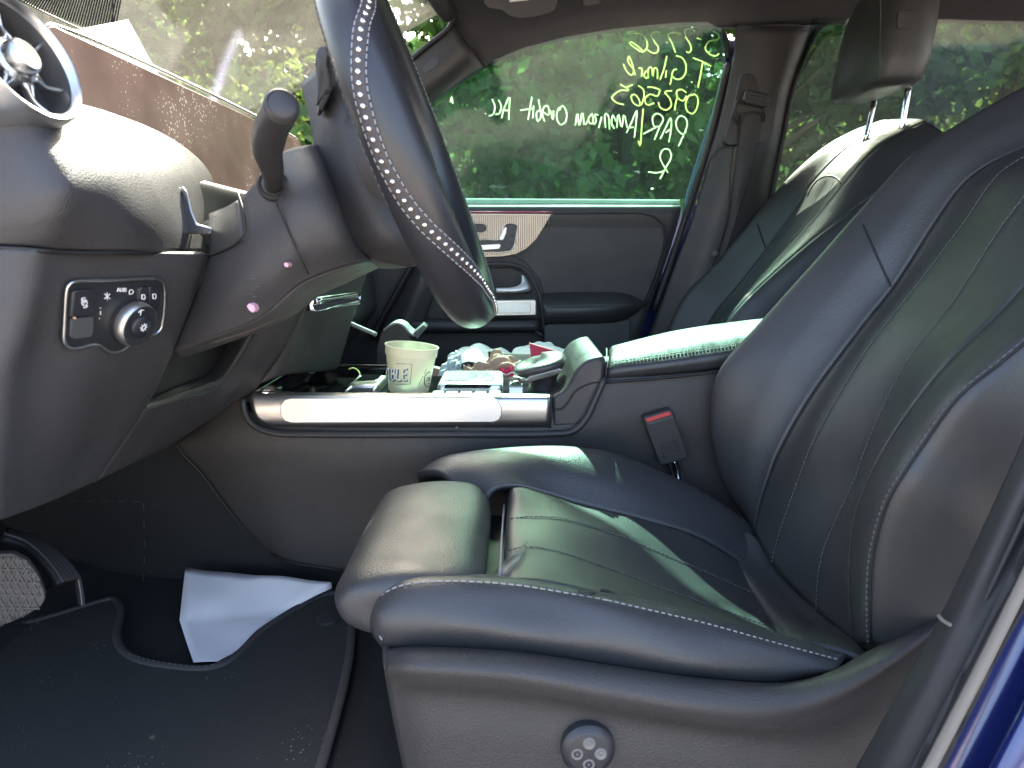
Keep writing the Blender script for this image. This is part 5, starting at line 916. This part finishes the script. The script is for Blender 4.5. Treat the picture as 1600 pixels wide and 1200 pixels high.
tw_ = tube('yellow_thread', [(545, 577, 1.30), (552, 575, 1.30), (558, 578, 1.30), (562, 584, 1.29), (561, 594, 1.28)], .0012, mat('yellow_green_thread', (.55, .6, .2), .7), None, 6); tag(tw_, 'short yellow green thread curling above the tray', 'thread')
# ================================================================== floor mat, paper, pedals
mz = .412
mt_ = thing('floor_mat', 'charcoal carpet floor mat with grey bound edge in driver footwell', 'floor mat', (-.5, .8, .40))
mo = [Q(-90, 1015, mz), Q(-20, 990, mz), Q(60, 968, mz), Q(120, 950, mz), Q(160, 938, mz), Q(176, 935, mz), Q(186, 946, mz), Q(188, 962, mz), Q(182, 985, mz), Q(184, 1003, mz), Q(196, 1020, mz), Q(222, 1033, mz), Q(260, 1040, mz), Q(300, 1044, mz), Q(330, 1043, mz), Q(355, 1034, mz), Q(380, 1014, mz), Q(405, 988, mz), Q(440, 964, mz), Q(470, 946, mz), Q(500, 931, mz), Q(522, 926, mz), Q(538, 933, mz), Q(547, 955, mz), Q(549, 990, mz), Q(545, 1030, mz), Q(532, 1090, mz), Q(515, 1150, mz), Q(497, 1210, mz), Q(470, 1290, mz), Q(430, 1400, mz), v3(-.30, .535, mz), v3(-.9, .535, mz)]
bmv = bmesh.new(); vs = [bmv.verts.new(v) for v in mo]; f_ = bmv.faces.new(vs); bmesh.ops.triangulate(bmv, faces=[f_]); bmesh.ops.subdivide_edges(bmv, edges=bmv.edges, cuts=3, use_grid_fill=True)
bmesh.ops.recalc_face_normals(bmv, faces=bmv.faces)
if sum(f.normal.z for f in bmv.faces) < 0: bmesh.ops.reverse_faces(bmv, faces=bmv.faces)
me = bpy.data.meshes.new('mat_carpet'); bmv.to_mesh(me); bmv.free(); mo_ = obj('mat_carpet', me, MATM, mt_, False); _sm = mo_.modifiers.new('s', 'SOLIDIFY'); _sm.thickness = .008; _sm.offset = -1
tube('mat_binding', [v + Vector((0, 0, -.001)) for v in mo[1:31]], .0065, EDGE, mt_, 10, m=200, flat=.75, up=(0, 0, 1))
lathe('mat_fastener', [(.019, 0), (.019, .002), (.017, .0035), (0, .0038)], frame_of((0, 0, 1)), Q(514, 968, mz), SWITCH, mt_, 28)
stitch('mat_binding_stitch', [Q(200, 1022, mz + .005), Q(260, 1036, mz + .005), Q(330, 1039, mz + .005), Q(376, 1012, mz + .005), Q(440, 960, mz + .005)], THREADD, mt_, .005, .004, .0006)
fp = [(290, 890, .437), (400, 902, .435), (518, 914, .43), (519, 924, .420), (440, 962, .405), (382, 1012, .402), (340, 1040, .4005), (303, 1042, .401), (281, 974, .408)]
pv = [Q(x, y, z) for x, y, z in fp]
bmv = bmesh.new(); f_ = bmv.faces.new([bmv.verts.new(v) for v in pv]); bmesh.ops.triangulate(bmv, faces=[f_]); bmesh.ops.subdivide_edges(bmv, edges=bmv.edges, cuts=6, use_grid_fill=True)
for v in bmv.verts:
    x, y = v.co.x, v.co.y; v.co.z += .0022 * math.sin(x * 46 + y * 21) * math.sin(y * 38 - x * 17 + 1) + .003 * abs(math.sin(x * 14 + y * 9)) + .0025
bmesh.ops.recalc_face_normals(bmv, faces=bmv.faces); me = bpy.data.meshes.new('paper'); bmv.to_mesh(me); bmv.free()
fpo = obj('floor_paper', me, PAPER); fpo.modifiers.new('s', 'SOLIDIFY').thickness = .0004; tag(fpo, 'folded white paper lying on the footwell carpet behind the mat edge', 'paper')
# accelerator pedal with ribs
ac = thing('accelerator_pedal', 'black ribbed accelerator pedal hanging behind the brake pedal', 'pedal', Q(120, 940, .42))
ca = [(8, 826, 1.0), (45, 836, .995), (85, 858, .99), (112, 882, .985), (126, 902, .98)]; cbx = [(8, 834, .93), (40, 846, .93), (66, 868, .925), (84, 890, .92), (97, 910, .915)]
apd = loft('pedal_plate', [ca, cbx], RUB, ac, 24, 10, thick=.012)
for i in range(10):
    t = (i + .5) / 10; tube('pedal_rib', tw([tuple(a * (1 - t) + b * t for a, b in zip(p, q)) for p, q in zip(ca, cbx)], .003), .0022, GREY if i % 2 else HARD, apd, 6, m=16)
prism('pedal_arm', [(120, 898, .985), (127, 903, .985), (132, 930, .985), (134, 948, .985), (127, 948, .985), (124, 925, .985)], (-.012, .01, 0), GREY, ac, .001)
tube('pedal_arm_stitch', [(122, 905, .982), (126, 925, .982), (128, 945, .982)], .001, THREAD, ac)
bpd = thing('brake_pedal', 'worn grey brake pedal pad with diamond tread', 'pedal', Q(30, 970, .45))
bo2 = [(-60, 880), (-20, 866), (20, 865), (42, 876), (58, 898), (68, 922), (71, 936), (64, 948), (42, 962), (15, 974), (-10, 982), (-60, 990)]
bpp = prism('pedal_pad', [(x, y, .86) for x, y in bo2], (-.012, .02, -.004), GRIT, bpd, .004, 3)
dl = []
for i in range(-4, 8):
    for sgn in (1, -1):
        a = (-20 + i * 13 - sgn * 30, 870); b = (-20 + i * 13 + sgn * 30, 978)
        pts = [(a[0] + (b[0] - a[0]) * t, a[1] + (b[1] - a[1]) * t) for t in np.linspace(0, 1, 24)]
        def inside(p):
            c_ = False
            for k in range(len(bo2)):
                (x1, y1_), (x2, y2_) = bo2[k], bo2[k - 1]
                if (y1_ > p[1]) != (y2_ > p[1]) and p[0] < (x2 - x1) * (p[1] - y1_) / (y2_ - y1_) + x1: c_ = not c_
            return c_ and p[0] < 64
        pts = [p for p in pts if inside(p)]
        if len(pts) > 3: dl.append([(pts[0][0], pts[0][1], .8585), (pts[-1][0], pts[-1][1], .8585)])
for y in (888, 908, 928, 948): dl.append([(-40, y, .8585), (48 if y < 900 else 62, y + 3, .8585)])
strokes('pedal_tread', dl, .0016, GRIT, bpp, 5, .8)
tube('pedal_lever', [(30, 900, .89), (60, 920, .93), (85, 915, .97)], .006, RUB, bpd)
# ================================================================== trees beyond the car
def leaf_mesh(name, pts, size, m):
    n = len(pts); a = rng.normal(size=(n, 3)); a /= np.linalg.norm(a, axis=1, keepdims=True); b = np.cross(a, rng.normal(size=(n, 3))); b /= np.linalg.norm(b, axis=1, keepdims=True)
    s = size * rng.uniform(.6, 1.4, (n, 1)); a = a * s; b = b * s * .6
    V = np.stack([pts - a, pts - b * .9, pts + a, pts + b * .9], 1).reshape(-1, 3)
    me = bpy.data.meshes.new(name); me.vertices.add(4 * n); me.vertices.foreach_set('co', V.ravel()); me.loops.add(4 * n); me.loops.foreach_set('vertex_index', np.arange(4 * n)); me.polygons.add(n); me.polygons.foreach_set('loop_start', np.arange(0, 4 * n, 4)); me.polygons.foreach_set('loop_total', np.full(n, 4)); me.update(); me.materials.append(m); return me
def tree(x, y, h, rad, kind, label, nleaf=5200, lo=.12):
    h *= .74
    t = thing('broadleaf_tree' if kind != 2 else 'dark_leaved_tree', label, 'tree', (x, y, 0), 'trees beside the car')
    lean = rng.normal(size=2) * .25; r0 = .07 + .018 * h * rng.uniform(.6, 1.2)
    tp = [v3(x, y, -.05), v3(x + lean[0] * .3, y + lean[1] * .3, h * .3), v3(x + lean[0] * .8, y + lean[1] * .8, h * .65), v3(x + lean[0], y + lean[1], h * .98)]
    tr_ = tube('trunk', tp, r0, BARK, t, 9, m=16, taper=lambda q: 1 - .8 * q)
    cs = []
    for k in range(13):
        a = rng.uniform(0, 6.28); hh = rng.uniform(lo, .95) * h; f = rad * rng.uniform(.35, 1.0) * (1.15 - .55 * hh / h); p = v3(x + lean[0] * hh / h + f * math.cos(a), y + lean[1] * hh / h + f * math.sin(a), hh + rng.uniform(0, .5)); cs.append(p)
        b = v3(x + lean[0] * hh / h, y + lean[1] * hh / h, hh * .86)
        tube('limb', [b, (b + p) / 2 + v3(0, 0, .12), p], r0 * .28, BARK, t, 6, m=6, taper=lambda q: 1 - .75 * q)
    pts = []
    for p in cs:
        k = int(nleaf / len(cs)); q = rng.normal(size=(k, 3)); q /= np.linalg.norm(q, axis=1, keepdims=True); q *= (rng.uniform(0, 1, (k, 1)) ** .45) * np.array([.95, .95, .6]) * rng.uniform(.55, 1.05) * rad * .55; pts.append(q + np.array(p))
    pts = np.concatenate(pts); pts = pts[pts[:, 2] > .05]
    obj('crown', leaf_mesh('crown', pts, .085, LEAF[kind]), None, t, False)
XS = [(-6.2, 10.5, 8, 2.4, 1, 'sunlit yellow green tree in the windscreen near the round vent'), (-5.4, 8.0, 6, 1.8, 0, 'mid green leafy tree behind the drawn rib reflection at upper left of the windscreen'), (-3.9, 9.4, 7, 2.0, 1, 'sunlit yellow green tree above the middle of the display'), (-2.2, 8.3, 7, 1.9, 0, 'mid green leafy tree in the windscreen partly behind the wheel rim'), (-1.0, 10.6, 8, 2.2, 1, 'sunlit yellow green tree where side window meets the steering wheel'), (.3, 8.6, 6.5, 1.8, 0, 'mid green leafy tree behind the leftmost writing in side window'),
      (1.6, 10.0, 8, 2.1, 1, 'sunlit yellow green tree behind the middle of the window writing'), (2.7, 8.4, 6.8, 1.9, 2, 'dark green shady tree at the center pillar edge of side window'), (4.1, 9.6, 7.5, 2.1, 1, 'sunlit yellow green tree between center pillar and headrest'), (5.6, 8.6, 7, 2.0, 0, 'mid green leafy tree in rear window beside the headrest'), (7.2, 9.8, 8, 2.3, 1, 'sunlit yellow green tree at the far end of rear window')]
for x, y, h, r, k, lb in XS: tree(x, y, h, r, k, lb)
n = 60000; pts = np.stack([rng.uniform(-24, 24, n), rng.uniform(12.5, 16, n), rng.uniform(0, 1, n) ** .8 * 6.5], 1); pts[:, 2] *= .75 + .25 * np.sin(pts[:, 0] * 1.1) * np.sin(pts[:, 0] * .37 + 1)
wd = obj('treeline', leaf_mesh('treeline', pts, .24, LEAF[2]), None, None, False); wd['kind'] = 'stuff'; wd['label'] = 'dense dark woodland closing off the view behind the trees'
n = 14000; pts = np.stack([rng.uniform(-14, 14, n), rng.uniform(6.2, 9, n), rng.uniform(0, 1, n) ** 2 * 1.5], 1); pts[:, 2] *= .5 + .5 * np.abs(np.sin(pts[:, 0] * .9 + np.sin(pts[:, 1])))
ug = obj('undergrowth', leaf_mesh('undergrowth', pts, .075, LEAF[0]), None, None, False); ug['kind'] = 'stuff'; ug['label'] = 'low green undergrowth along the edge of the wood'
